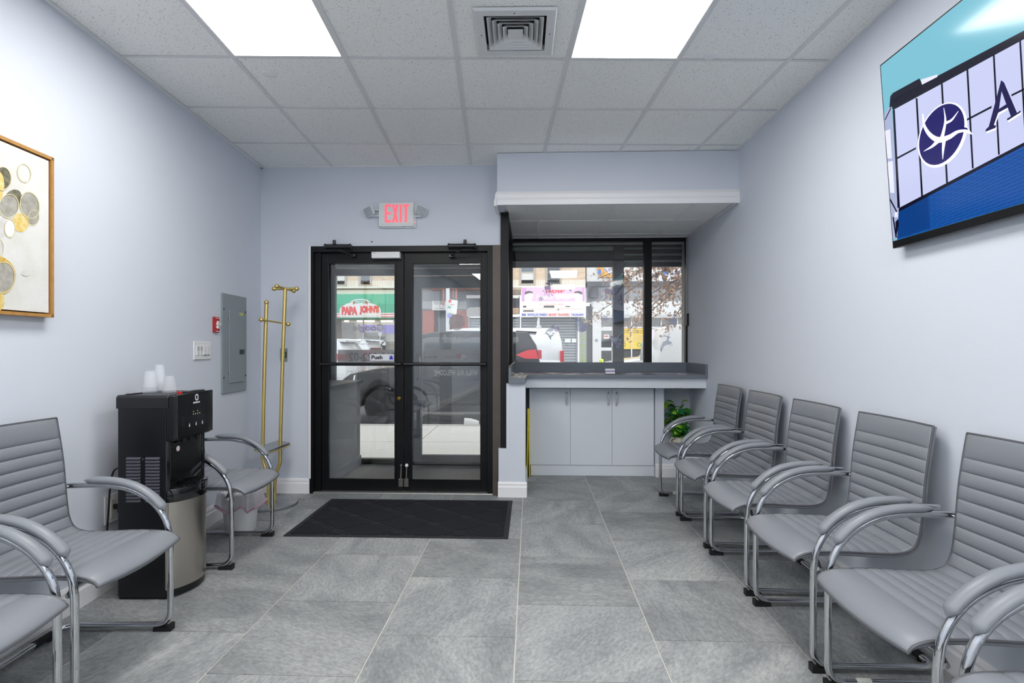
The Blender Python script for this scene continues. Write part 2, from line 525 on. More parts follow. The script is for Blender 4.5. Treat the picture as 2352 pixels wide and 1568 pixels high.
sq_ring(MB(), .197, -.004, .19, -.012, .004).build('frame_lip', VENT, t, smooth=False)
for r in (.137, .112, .087, .062):
    sq_ring(MB(), r, -.011, r - .021, .012, .0015).build('louver', VENT, t, smooth=False)
cp = MB(); M = Matrix.Translation(cc) @ Matrix.Rotation(0.02, 4, 'Z')
cp.box(-.037, .037, -.037, .037, -.011, -.007).xf(M); cp.build('center_plate', VENT, t, smooth=False)
dk = MB().box(-.15, .15, -.15, .15, .027, .029).xf(M); dk.build('duct_shade', DARKV, t, smooth=False)  # near-black sheet paints in the shade inside the duct
for a in range(4):
    p = cc + Matrix.Rotation(a * math.pi / 2, 3, 'Z') @ Vector((.17, 0, -.013))
    MB().lathe([(.004, 0), (.004, .001)], p, 8).build('screw', CHROME, t)

for px, py, who in ((618, 170, 'above the painting side'), (1633, 127, 'beside the light panel near the television')):
    p = on_z(px, py, CEIL + .005)
    o = MB().lathe([(.0001, -.004), (.038, -.004), (.041, -.002), (.041, 0)], p, 28).build('sprinkler_cover', mat('cover_grey', '#ececec', rough=.6))
    tag(o, 'flat round sprinkler cover in a ceiling tile ' + who, 'sprinkler cover', 'sprinkler covers in the ceiling')

# ------------------------------------------------------------------ walls
struct(slab([(uL(BACK) - .12, BACK), (uL(BACK), BACK), (uL(4.72), 4.72), (uL(4.72) - .12, 4.72)], 0, CEIL + .03).build('wall_left', WALL, smooth=False), 'pale blue-grey painted wall with the painting and breaker panel')
struct(MB().box(UR, UR + .12, BACK, 5.75, 0, CEIL + .03).build('wall_right', WALL, smooth=False), 'pale blue-grey painted wall behind the chair row and television')
struct(MB().box(-2.6, 1.8, BACK - .12, BACK, 0, CEIL + .03).build('wall_back', WALL, smooth=False), 'pale blue-grey painted wall behind the photographer')
uD0, uD1 = on_v(712, 700, VF).x, on_v(1150, 700, VF).x
zD = 2.153
uE = on_v(1155, 520, VF).x                # right end of the wall above the door
fw = MB()
fw.box(uL(VF) - .02, uD0, VF, VF + .13, 0, CEIL + .03)
fw.box(uD0, uE, VF, VF + .13, zD, CEIL + .03)
fw.box(uD1, uE, VF, VF + .13, 1.9, zD)
struct(fw.build('wall_front', WALL, smooth=False), 'pale blue-grey painted wall around the glass entrance doors')
# alcove surround: stub wall left of the cabinet
VS = 4.53
u_a, u_b, u_c = on_v(1145, 1080, VS).x, on_v(1163, 950, VS).x, on_v(1206, 1000, VS).x
sw = MB().box(u_b, u_c, VS, 5.66, 0, .966)
sw.box(u_a, u_b, VS, VS + .06, 0, .41)
stub = struct(sw.build('wall_stub', WALL, smooth=False), 'short painted half wall between the entrance doors and the cabinet')
MB().box(u_c - .034, u_c + .003, VS - .004, VS + .02, .13, .966).build('corner_bead', WALL, stub, smooth=False)
MB().box(u_b, u_b + .032, VS - .004, VS + .01, .40, .966).build('corner_bead', WALL, stub, smooth=False)
# soffit over the alcove
SO = 4.30; uS = on_v(1142, 360, SO).x; ZA = 2.43
sf = MB().box(uS, UR, SO, SO + .05, ZA, CEIL)
sf.box(uS, uS + .05, SO + .05, VF, ZA, CEIL)
sf.box(uS + .05, UR + .1, VF, 5.75, ZA + .03, CEIL + .03)
struct(sf.build('wall_soffit', WALL, smooth=False), 'painted soffit boxed out above the window alcove')
def trim_run(name, path, prof, label, material=TRIM):
    """sweep (out, z) profile along straight 2D runs; out is to the right-hand side of travel"""
    mb = MB()
    for a, b in zip(path[:-1], path[1:]):
        a, b = Vector(a), Vector(b); d = (b - a).normalized(); n = Vector((d.y, -d.x))
        e0 = [(a.x + n.x * o, a.y + n.y * o, z) for o, z in prof]; e1 = [(b.x + n.x * o, b.y + n.y * o, z) for o, z in prof]
        m = len(prof)
        mb.add(e0 + e1, [(i, (i + 1) % m, (i + 1) % m + m, i + m) for i in range(m)] + [tuple(range(m)), tuple(range(2 * m - 1, m - 1, -1))])
    o = mb.build(name, material, smooth=False)
    return struct(o, label)
crown = [(0, ZA - .012), (.026, ZA - .012), (.026, ZA + .03), (.018, ZA + .045), (.02, ZA + .075), (.008, ZA + .10), (0, ZA + .10)]
trim_run('trim_1', [(uS, VF - .001), (uS, SO), (UR, SO)][::1], [(-o, z) for o, z in crown][::1] if False else crown, 'white crown moulding along the bottom of the soffit')
BB = [(0, 0), (.016, 0), (.016, .085), (.011, .098), (.012, .112), (.006, .13), (0, .13)]
trim_run('baseboard_left', [(uL(VF), VF), (uL(BACK), BACK)][::-1], BB, 'white moulded baseboard along the painting wall')
trim_run('baseboard_right', [(UR, 5.1), (UR, BACK)], BB, 'white moulded baseboard behind the chair row')
trim_run('baseboard_front', [(uL(VF) + .016, VF), (uD0, VF)], BB, 'white moulded baseboard beside the coat rack')
trim_run('baseboard_stub', [(u_a - .004, VS), (u_c + .016, VS), ], [(o, z) for o, z in BB], 'white moulded baseboard on the short half wall')
trim_run('baseboard_stub', [(u_c, VS), (u_c, 5.15)], BB, 'white moulded baseboard on the side of the half wall')

# alcove ceiling
acl = MB().box(uS + .05, UR, SO + .05, 5.74, ZA + .012, ZA + .03).build('ceiling', GRIDW, smooth=False)
struct(acl, 'low tiled ceiling over the window alcove')
us = [uS + .07, .072, .696, 1.32, UR - .02]; vs_ = [SO + .055, 4.90, 5.49, 5.66]
for a in range(4):
    for b in range(3):
        slab([(us[a] + .008, vs_[b] + .008), (us[a + 1] - .008, vs_[b] + .008), (us[a + 1] - .008, vs_[b + 1] - .008), (us[a] + .008, vs_[b + 1] - .008)], ZA + .004, ZA + .012).build('ceiling_tile', ACOUSTIC, acl, smooth=False)
for u in us[1:4]: MB().box(u - .012, u + .012, SO + .052, 5.67, ZA, ZA + .012).build('grid_bar', GRIDW, acl, smooth=False)
for v in vs_[1:3]: MB().box(uS + .06, UR, v - .011, v + .011, ZA + .0005, ZA + .012).build('grid_bar', GRIDW, acl, smooth=False)
MB().box(UR - .022, UR, SO + .05, 5.67, ZA - .001, ZA + .012).build('wall_angle', GRIDW, acl, smooth=False)
MB().box(uS + .05, UR, 5.645, 5.672, ZA - .001, ZA + .012).build('wall_angle', GRIDW, acl, smooth=False)

# niche wall right of the cabinet
VN = 5.28
un0, un1 = on_v(1505, 950, VN).x, on_v(1525, 950, VN).x
nw = MB().box(un0, un1, VN, 5.66, 0, .888).box(un1, UR, VN, 5.66, 0, .275).box(un1, UR, 5.60, 5.66, .275, .985)
nw.box(u_c, un0, 5.62, 5.66, 0, .985)
struct(nw.build('wall_niche', WALL, smooth=False), 'painted niche wall right of the cabinet holding the plant')
trim_run('baseboard_niche', [(un0, VN), (UR, VN)], BB, 'white moulded baseboard below the plant niche')

# ------------------------------------------------------------------ front window and vestibule partition
def rect_frame(mb, u0, u1, z0, z1, w, v0, v1, sides='lrtb'):
    if 'l' in sides: mb.box(u0, u0 + w, v0, v1, z0, z1)
    if 'r' in sides: mb.box(u1 - w, u1, v0, v1, z0, z1)
    if 't' in sides: mb.box(u0 + w, u1 - w, v0, v1, z1 - w, z1)
    if 'b' in sides: mb.box(u0 + w, u1 - w, v0, v1, z0, z0 + w)
    return mb
uw0 = on_v(1168, 700, VWIN).x; uw1 = on_v(1583, 700, VWIN).x
um0, um1 = on_v(1480, 700, VWIN).x, on_v(1497, 700, VWIN).x
zw0, zw1 = 1.06, ZA + .002
w1 = thing('window_1', 'large storefront window with black aluminium frame above the counter', None, ((uw0 + uw1) / 2, VWIN, zw0), kind='structure')
rect_frame(MB(), uw0, uw1, zw0, zw1, .034, VWIN, VWIN + .06).build('window_frame', BLACKM, w1, smooth=False)
MB().box(um0, um1, VWIN, VWIN + .07, zw0 + .034, zw1 - .034).build('mullion', BLACKM, w1, smooth=False)
MB().box(uw0 + .034, um0, VWIN + .025, VWIN + .031, zw0 + .034, zw1 - .034).build('pane', GLASS, w1, smooth=False)
MB().box(um1, uw1 - .034, VWIN + .025, VWIN + .031, zw0 + .034, zw1 - .034).build('pane', GLASS, w1, smooth=False)
MB().box(uw1, UR + .02, VWIN - .005, VWIN + .07, 0, ZA + .03).build('side_filler', WALL, w1, smooth=False)
MB().box(uw0 - .03, UR + .02, VWIN, VWIN + .07, -.1, zw0).build('bulkhead', WALL, w1, smooth=False)

up0, up1 = on_v(1155, 800, 4.56).x, on_v(1168, 800, 4.56).x
w2 = thing('window_2', 'black-framed glass side of the entrance vestibule above the half wall', None, (up1 - .03, 5.1, .98), kind='structure')
MB().box(uD1 + .001, up1, 4.56, 4.64, .412, ZA).build('post', BLACKM, w2, smooth=False)
MB().box(up1 - .06, up1, 5.60, VWIN, 1.0, ZA).build('post', BLACKM, w2, smooth=False)
MB().box(up1 - .06, up1, 4.64, 5.60, ZA - .06, ZA).build('header', BLACKM, w2, smooth=False)
MB().box(up1 - .06, up1, 4.64, 5.60, 1.0, 1.05).build('sill', BLACKM, w2, smooth=False)
MB().box(up1 - .034, up1 - .028, 4.64, 5.60, 1.05, ZA - .06).build('pane', GLASS, w2, smooth=False)

# ------------------------------------------------------------------ entrance doors
def fu(px): return on_v(px, 797, VF).x
f2 = thing('trim_2', 'black aluminium door frame around the double entrance doors', None, ((uD0 + uD1) / 2, VF, 0), kind='structure')
VD0, VD1 = VF - .012, VF + .11
MB().box(uD0, fu(721), VD0, VD1, 0, zD).build('jamb', BLACKM, f2, smooth=False)
MB().box(fu(721), fu(735), VF + .02, VD1, 0, zD - .03).build('door_stop', BLACKM, f2, smooth=False)
MB().box(fu(1120), fu(1132), VD0, VD1, 0, zD).build('jamb', BLACKM, f2, smooth=False)
MB().box(fu(721), fu(1120), VD0, VD1, zD - .05, zD).build('header', BLACKM, f2, smooth=False)
MB().box(fu(1132), uD1, VD0 - .006, VF + .06, 0, zD).build('bronze_post', BRONZE, f2, smooth=False)
MB().box(fu(721), fu(1132), VF - .02, VF + .12, 0.0, .014).build('threshold', mat('aluminium', '#c9c9c6', rough=.35, metal=.8), f2, smooth=False, bevel=.003)
MB().box(uD0 - .008, uD0 + .012, VF - .014, VF - .002, .13, zD + .008).build('corner_bead', TRIM, f2, smooth=False)

def leaf(name, label, pa, pb, g0, g1, hinge):
    ua, ub = fu(pa), fu(pb)
    t = thing(name, label, None, ((ua + ub) / 2, VF + .05, .014), kind='structure')
    v0, v1 = VF + .03, VF + .075
    z0, z1 = .018, zD - .053
    zb, zt = on_v(900, 1104, VF).z, on_v(900, 601, VF).z
    MB().box(ua + .002, fu(g0), v0, v1, z0, z1).build('stile', BLACKM, t, smooth=False, bevel=.003)
    MB().box(fu(g1), ub - .002, v0, v1, z0, z1).build('stile', BLACKM, t, smooth=False, bevel=.003)
    MB().box(fu(g0), fu(g1), v0, v1, zt, z1).build('rail', BLACKM, t, smooth=False)
    MB().box(fu(g0), fu(g1), v0, v1, z0, zb).build('rail', BLACKM, t, smooth=False)
    gs = rect_frame(MB(), fu(g0) - .004, fu(g1) + .004, zb - .004, zt + .004, .014, v0 - .006, v0 + .004)
    gs.build('glazing_bead', BLACKM, t, smooth=False)
    MB().box(fu(g0), fu(g1), v0 + .02, v0 + .026, zb, zt).build('pane', GLASS, t, smooth=False)
    # push bar
    zp = on_v(900, 836, VF).z
    bar = MB().tube([(ua + .012, v0 - .05, zp), (ub - .012, v0 - .05, zp)], .0145, 12).build('push_bar', mat('black_bar', '#15161a', rough=.35), t)
    for u in (ua + .03, ub - .03):
        MB().box(u - .012, u + .012, v0 - .048, v0, zp - .012, zp + .012).build('bracket', BLACKM, bar, smooth=False)
    # floor bolt at the meeting stile
    ubolt = ub - .024 if hinge == 'l' else ua + .024
    bt = MB().tube([(ubolt, v0 - .02, .10), (ubolt + .003, v0 - .014, .24)], .008, 8).build('kick_down_holder', mat('worn_steel', '#8d8a86', rough=.4, metal=.9), t)
    MB().ball((ubolt + .003, v0 - .014, .245), .016 if hinge == 'r' else .012).build('tip', WHITEPL if hinge == 'r' else MATS['worn_steel'], bt)
    MB().box(ubolt - .02, ubolt + .02, v0 - .022, v0, .06, .13).build('bracket', MATS['worn_steel'], bt, smooth=False, bevel=.004)
    return t, v0
d1, v0d = leaf('door_1', 'black glass entrance door carrying the Push sign', 735, 926, 750, 907, 'l')
d2, _ = leaf('door_2', 'black glass entrance door nearer the counter alcove', 926, 1120, 943, 1105, 'r')
p = on_v(916, 915, v0d)
lk = MB().lathe([(.0001, -.014), (.009, -.014), (.011, -.010), (.017, -.006), (.018, 0)], (p.x, v0d, p.z), 20, 'y').build('lock_cylinder', mat('lock_brass', '#c9a24a', rough=.25, metal=1), d1)
MB().box(p.x - .0015, p.x + .0015, v0d - .0155, v0d - .013, p.z - .006, p.z + .006).build('keyhole', BLKPL, lk, smooth=False)

def closer(dt, px0, px1, py, ex, ey, flip):
    a, b = on_v(px0, py, VF), on_v(px1, py, VF)
    t = thing('door_closer', 'black hydraulic door closer on the frame above the %s' % dt, 'door closer', ((a.x + b.x) / 2, VF - .04, a.z - .03), 'door closers over the entrance doors')
    CL = mat('closer_black', '#1b1c20', rough=.3, spec=.6)
    MB().tube([(a.x, VF - .045, a.z), (b.x, VF - .045, b.z)], .020, 14).build('body', CL, t)
    MB().box(a.x - .012, b.x + .012, VF - .03, VF - .013, a.z - .026, a.z + .012).build('mounting_plate', CL, t, smooth=False, bevel=.003)
    for q in (a, b): MB().lathe([(.022, -.008), (.025, 0), (.022, .008)], (q.x, VF - .045, q.z), 14, 'x').build('end_cap', CL, t)
    piv = b if flip else a
    piv = a + (b - a) * (.62 if flip else .36)
    MB().lathe([(.014, 0), (.014, .03), (.010, .034)], (piv.x, VF - .045, a.z + .02), 12).build('valve', CL, t)
    e = on_v(ex, ey, VF)
    start = b if flip else a
    m = MB(); m.tube([(start.x, VF - .05, a.z - .036), ((start.x + e.x) / 2 + (.0 if flip else .03), VF - .10, a.z - .045), (e.x, VF - .02, e.z)], (.007, ) if False else .007, 8)
    m.build('arm', CL, t)
    MB().box(e.x - .02, e.x + .02, VF - .02, VF + .03, e.z - .012, e.z + .012).build('shoe', CL, t, smooth=False, bevel=.003)
closer('leaf with the Push sign', 752, 808, 568, 812, 587, False)
closer('leaf by the counter alcove', 1033, 1092, 567, 1037, 588, True)

# small white sensor block on the header and the Push sign
a, b = on_v(853, 578, VF - .03), on_v(918, 592, VF - .03)
s = thing('door_contact', 'white rectangular contact box at the top of the entrance doors', 'door contact', ((a.x + b.x) / 2, VF - .02, b.z))
MB().box(a.x, b.x, VF - .03, VF + .028, b.z, a.z).build('case', WHITEPL, s, smooth=False, bevel=.003)
MB().box(a.x + .01, a.x + .04, VF - .0305, VF - .0298, a.z - .012, a.z - .010).build('marking', BLKPL, s, smooth=False)
vg = v0d + .0185
a, b = on_v(850, 813, vg), on_v(905, 828, vg)
s = thing('push_sign', 'white Push sign with a blue arrow stuck on the door glass', 'sign', ((a.x + b.x) / 2, vg, b.z))
MB().box(a.x, b.x, vg - .0012, vg, b.z, a.z).build('plate', mat('sign_white', '#e4e6ee', rough=.5), s, smooth=False)
lt = MB(); h = a.z - b.z; w = b.x - a.x
lettering(lt, 'Push', (a.x + w * .06, vg - .002, b.z + h * .2), (w * .46, 0, 0), (0, 0, h * .62), bold=.035)
lt.build('lettering', BLKPL, s, smooth=False)
MB().box(a.x + w * .78, b.x - .002, vg - .0016, vg - .001, b.z + h * .1, a.z - h * .1).build('arrow_field', mat('sign_pale', '#cfd3e6', rough=.5), s, smooth=False)
ar = MB(); ax, az = a.x + w * .885, b.z + h * .2
pts = [(-.5, 0), (.5, 0), (.5, .12), (.3, .45), (.42, .45), (.16, .62), (0, .74), (-.16, .62), (-.42, .45), (-.3, .45), (-.5, .12)]
ar.poly([(ax + x * w * .15, vg - .0022, az + z * h * .85) for x, z in pts]); ar.build('arrow', mat('sign_blue', '#2a2fbf', rough=.5), s, smooth=False)
o = MB().lathe([(.0001, -.004), (.006, -.004), (.007, 0)], on_v(854, 555, VF), 10, 'y').build('wall_hole_disc', BLKPL); o.location.y = VF - .001  # black disc stands in for the darkness of a small wall hole
tag(o, 'tiny dark disc standing in for a hole in the wall under the exit sign', 'wall hole')

# ------------------------------------------------------------------ vestibule
VE = 5.75
vf = MB().box(-2.3, u_b, 4.70, 5.95, -.1, -.004).build('floor', mat('vestibule_concrete', '#c9c8c8', rough=.8, noise=(30, .5, '#b3b3b6')), smooth=False)
struct(vf, 'grey concrete floor of the entrance vestibule')
HALF = mat('vestibule_grey', '#e6eaf0', rough=.6)
uv = -1.86
hw = MB().box(-2.25, uv, 4.73, VE, 0, .885)
hwo = struct(hw.build('wall_vestibule', HALF, smooth=False), 'grey half wall inside the entrance vestibule')
MB().box(-2.25, uv + .03, 4.73, VE, .885, .915).build('cap', mat('cap_grey', '#9da3ab', rough=.5), hwo, smooth=False)
MB().box(uv, uv + .014, 4.73, VE, 0, .10).build('baseboard', HALF, hwo, smooth=False)
struct(MB().box(-2.36, -2.25, 4.72, VE + .1, 0, 2.45).build('wall_vestibule', HALF, smooth=False), 'grey end wall of the entrance vestibule')
struct(MB().box(-2.36, up0, 4.72, VE + .05, 2.36, 2.46).build('ceiling', mat('vestibule_ceiling', '#9aa1a8', rough=.8), smooth=False), 'dull grey ceiling of the entrance vestibule')
# street door set
GREYM = mat('grey_aluminium', '#6b727b', rough=.45, metal=.2)
w3 = thing('window_3', 'fixed street-side glass with a grey frame left of the outer door', None, (-1.6, VE, 0), kind='structure')
def eu(px): return on_v(px, 797, VE).x
usd = eu(940)
zh0, zh1 = on_v(850, 632, VE).z, on_v(850, 617, VE).z
MB().box(-2.25, up0, VE, VE + .06, zh0, zh1).build('header', GREYM, w3, smooth=False)
MB().box(-2.25, up0, VE, VE + .06, 2.30, 2.40).build('header', GREYM, w3, smooth=False)
MB().box(-2.25, eu(769), VE, VE + .06, .91, 2.36).build('post', GREYM, w3, smooth=False)
MB().box(-2.25, usd, VE, VE + .08, 0, .055).build('sill', BLACKM, w3, smooth=False)
MB().box(usd - .02, usd, VE, VE + .06, .055, zh0).build('post', GREYM, w3, smooth=False)
MB().box(eu(769), usd - .02, VE + .02, VE + .026, .055, zh0).build('pane', GLASS, w3, smooth=False)
MB().box(-2.25, up0, VE + .02, VE + .026, zh1, 2.30).build('transom_pane', GLASS, w3, smooth=False)
d3 = thing('door_3', 'outer street door with grey frame seen through the entrance glass', None, (-.7, VE, 0), kind='structure')
ue = up0 + .02
MB().box(usd + .004, eu(968), VE, VE + .05, .03, zh0 - .01).build('stile', GREYM, d3, smooth=False)
MB().box(ue - .09, ue, VE, VE + .05, .03, zh0 - .01).build('stile', GREYM, d3, smooth=False)
MB().box(eu(968), ue - .09, VE, VE + .05, .03, on_v(1000, 1045, VE).z).build('rail', mat('grey_rail', '#565a60', rough=.5, metal=.2), d3, smooth=False)
MB().box(eu(968), ue - .09, VE, VE + .05, zh0 - .14, zh0 - .01).build('rail', GREYM, d3, smooth=False)
MB().box(eu(968), ue - .09, VE + .02, VE + .026, on_v(1000, 1045, VE).z, zh0 - .14).build('pane', GLASS, d3, smooth=False)
MB().box(usd, ue + .05, VE - .02, VE + .08, 0, .028).build('threshold', BLACKM, d3, smooth=False)
hz0, hz1 = on_v(975, 870, VE).z, on_v(975, 815, VE).z
MB().tube(smooth_path([(eu(958), VE - .005, hz0), (eu(966), VE - .05, hz0 + .02), (eu(968), VE - .06, (hz0 + hz1) / 2), (eu(966), VE - .05, hz1 - .02), (eu(958), VE - .005, hz1)], 5), .011, 8).build('pull_handle', STEEL, d3)
struct(MB().box(-3.2, 3.2, VE + .05, VE + .15, 2.40, 4.2).build('wall_facade', mat('own_facade', '#8d8d8d', rough=.9), smooth=False), 'outer wall above the street window')
struct(MB().box(-3.2, -2.25, VE, VE + .15, -.2, 2.40).box(UR, 3.2, VE, VE + .15, -.2, 2.40).build('wall_facade', MATS['own_facade'], smooth=False), 'outer wall beside the street window')

# printed film on the street glass, read from outside, so mirrored from here
FROST = film_mat('frosted_film', '#c9c9cc', .62)
GREYINK = film_mat('grey_vinyl', '#dfe1e6', .7); WHITEINK = film_mat('white_vinyl', '#ffffff', .95); REDINK = film_mat('red_vinyl', '#c23b3b', .8); DARKINK = film_mat('dark_grey_vinyl', '#84888e', .8)
vq = VE + .017
def C6(x, y): return (720 + x / 5.2275, 580 + y / 5.2275)
def rect6(x0, y0, x1, y1, v=vq):
    a, b = on_v(*C6(x0, y0), v), on_v(*C6(x1, y1), v); return a, b
def film_text(mb, s, x0, y0, x1, y1, bold=.0, mirror=True, slant=0):
    a, b = rect6(x0, y0, x1, y1)
    lettering(mb, s, (a.x, vq - .001, b.z), (b.x - a.x, 0, 0), (0, 0, a.z - b.z), bold=bold, mirror=mirror, slant=slant)
a, b = rect6(292, 1165, 972, 1312)
g1 = thing('frosted_decal', 'frosted phone number and web lettering on the fixed street glass', 'window decal', ((a.x + b.x) / 2, vq, b.z))
MB().box(a.x, usd - .021, vq, vq + .001, b.z - .01, a.z).build('film', FROST, g1, smooth=False)
m = MB()
film_text(m, '718-922-02', 425, 1200, 990, 1305, .02); m.build('phone_lettering', DARKINK, g1, smooth=False); m = MB()
film_text(m, 'astravascular.com', 400, 1405, 880, 1440)
film_text(m, 'Google', 470, 860, 850, 960, .03)
film_text(m, '5 STAR', 565, 1042, 660, 1064, .02); film_text(m, 'GOOGLE RATED', 490, 1082, 790, 1110, .02)
m.build('lettering', GREYINK, g1, smooth=False)
a, b = rect6(1335, 1165, 2005, 1312)
g2 = thing('frosted_decal', 'frosted insurance band with logo and WALK-INS WELCOME on the outer door', 'window decal', ((a.x + b.x) / 2, vq, b.z))
MB().box(a.x, ue - .092, vq, vq + .001, b.z, a.z).build('film', FROST, g2, smooth=False)
m = MB()
film_text(m, 'Medicare', 1340, 1235, 1480, 1268, .01); film_text(m, 'Medicaid', 1590, 1238, 1700, 1265)
film_text(m, 'ALL MEDICARE', 1900, 1218, 2040, 1230); film_text(m, 'AND ALL MAJOR', 1880, 1240, 2040, 1252); film_text(m, 'PLANS', 1940, 1262, 2010, 1274)
m.build('band_lettering', DARKINK, g2, smooth=False); m = MB()
film_text(m, 'ASTRA', 1530, 980, 1895, 1038, .03)
m.build('lettering', GREYINK, g2, smooth=False)
m = MB(); film_text(m, 'NEW', 1715, 1215, 1770, 1230, .02); film_text(m, 'YORK', 1715, 1234, 1775, 1250, .02); film_text(m, 'STATE', 1715, 1254, 1775, 1270, .02)
m.build('state_mark', REDINK, g2, smooth=False)
def film_poly(mb, pts, lift=.001): mb.poly([on_v(*C6(x, y), vq - lift) for x, y in pts])
m = MB(); film_poly(m, [(1775, 1235), (1800, 1215), (1810, 1232), (1838, 1240), (1838, 1258), (1800, 1262), (1780, 1285), (1760, 1280), (1780, 1262)]); m.build('state_outline', GREYINK, g2, smooth=False)
m = MB(); film_poly(m, ellipse(1722, 835, 97, 97)); m.build('logo_disc', GREYINK, g2, smooth=False)
m = MB()
for pth in ([(1705, 760), (1695, 830), (1725, 895)], [(1640, 865), (1690, 820), (1760, 840), (1800, 770)], [(1660, 795), (1700, 815)]):
    for q in stroke(smooth_path(pth, 6), 7): film_poly(m, q, .002)
m.build('logo_figure', WHITEINK, g2, smooth=False)
m = MB(); film_text(m, 'WALK-INS WELCOME', 1448, 1405, 1975, 1475, .015); m.build('walk_in_lettering', WHITEINK, g2, smooth=False)

# ------------------------------------------------------------------ chairs
LEATHER = mat('grey_leather', '#84888f', rough=.38, spec=.5, bump=(260, .06), noise=(7, .25, '#7b7f86'))
PIPING = mat('dark_piping', '#55575c', rough=.45)
RUBBER = mat('black_rubber', '#0f0f11', rough=.6)
HWD, TX = .238, .268                      # half width of the shell, tube offset
prof = smooth_path([Vector((p[0], p[1])) for p in ((.302, .418), (.286, .436), (.235, .451), (.12, .455), (-.02, .450), (-.105, .452), (-.158, .472), (-.184, .520), (-.196, .60), (-.212, .78), (-.240, .960))], 14)
cum = [0.0]
for a, b in zip(prof[:-1], prof[1:]): cum.append(cum[-1] + (b - a).length)
PL = cum[-1]
def at_s(s):
    s = max(0, min(PL - 1e-6, s))
    for i in range(len(cum) - 1):
        if cum[i + 1] >= s:
            t = (s - cum[i]) / (cum[i + 1] - cum[i]); p = prof[i].lerp(prof[i + 1], t)
            d = (prof[min(i + 2, len(prof) - 1)] - prof[max(i - 1, 0)]).normalized()
            return p, Vector((d.y, -d.x))
seams = [0.0, .135]
NCH = round((PL - .135 - .090) / .051); CW = (PL - .135 - .090) / NCH
for _ in range(NCH): seams.append(seams[-1] + CW)
seams.append(PL)
SPLIT = min(seams, key=lambda s: abs(s - .52))
def shell_pt(s, xi, top):
    p, n = at_s(s)
    cell = next(i for i in range(len(seams) - 1) if seams[i + 1] >= s - 1e-9)
    t = (s - seams[cell]) / (seams[cell + 1] - seams[cell])
    puff = max(0.0, math.sin(math.pi * min(1, max(0, t)))) ** .45
    edge = max(0.0, 1 - abs(xi) ** 7) ** .5
    th = (.004 + .005 * edge + .0095 * puff * edge) if top else -(.006 + .018 * edge)
    if s < .05 and not top: th *= .4 + 12 * s
    back = min(1, max(0, (s - .42) / .25)); front = max(0, 1 - s / .16)
    q = p + n * th
    y = q[0] - .016 * back * (1 - xi * xi) + .022 * front * (1 - xi * xi)
    z = q[1] - .012 * front * (1 - xi * xi) * (0.4 if top else 1)
    return Vector((xi * HWD, y, z))
def shell(s0, s1):
    ss = []
    for a, b in zip(seams[:-1], seams[1:]):
        if a >= s0 - 1e-6 and b <= s1 + 1e-6:
            k = 10 if b - a > .08 else 7
            ss += [a + (b - a) * (.5 - .5 * math.cos(math.pi * i / k)) for i in range(k)]
    ss.append(s1)
    xs = [-1, -.985, -.95, -.86, -.7, -.5, -.25, 0, .25, .5, .7, .86, .95, .985, 1]
    mb = MB(); n, w = len(ss), len(xs)
    vs = [shell_pt(s, x, True) for s in ss for x in xs] + [shell_pt(s, x, False) for s in ss for x in xs]
    fs = []
    for i in range(n - 1):
        for j in range(w - 1):
            a = i * w + j
            fs.append((a, a + 1, a + w + 1, a + w)); b = n * w + a
            fs.append((b, b + w, b + w + 1, b + 1))
        for j in (0, w - 1):
            a = i * w + j; b = n * w + a
            fs.append((a, a + w, b + w, b))
    for i in (0, n - 1):
        for j in range(w - 1):
            a = i * w + j; b = n * w + a
            fs.append((a, b, b + 1, a + 1))
    return mb.add(vs, fs)

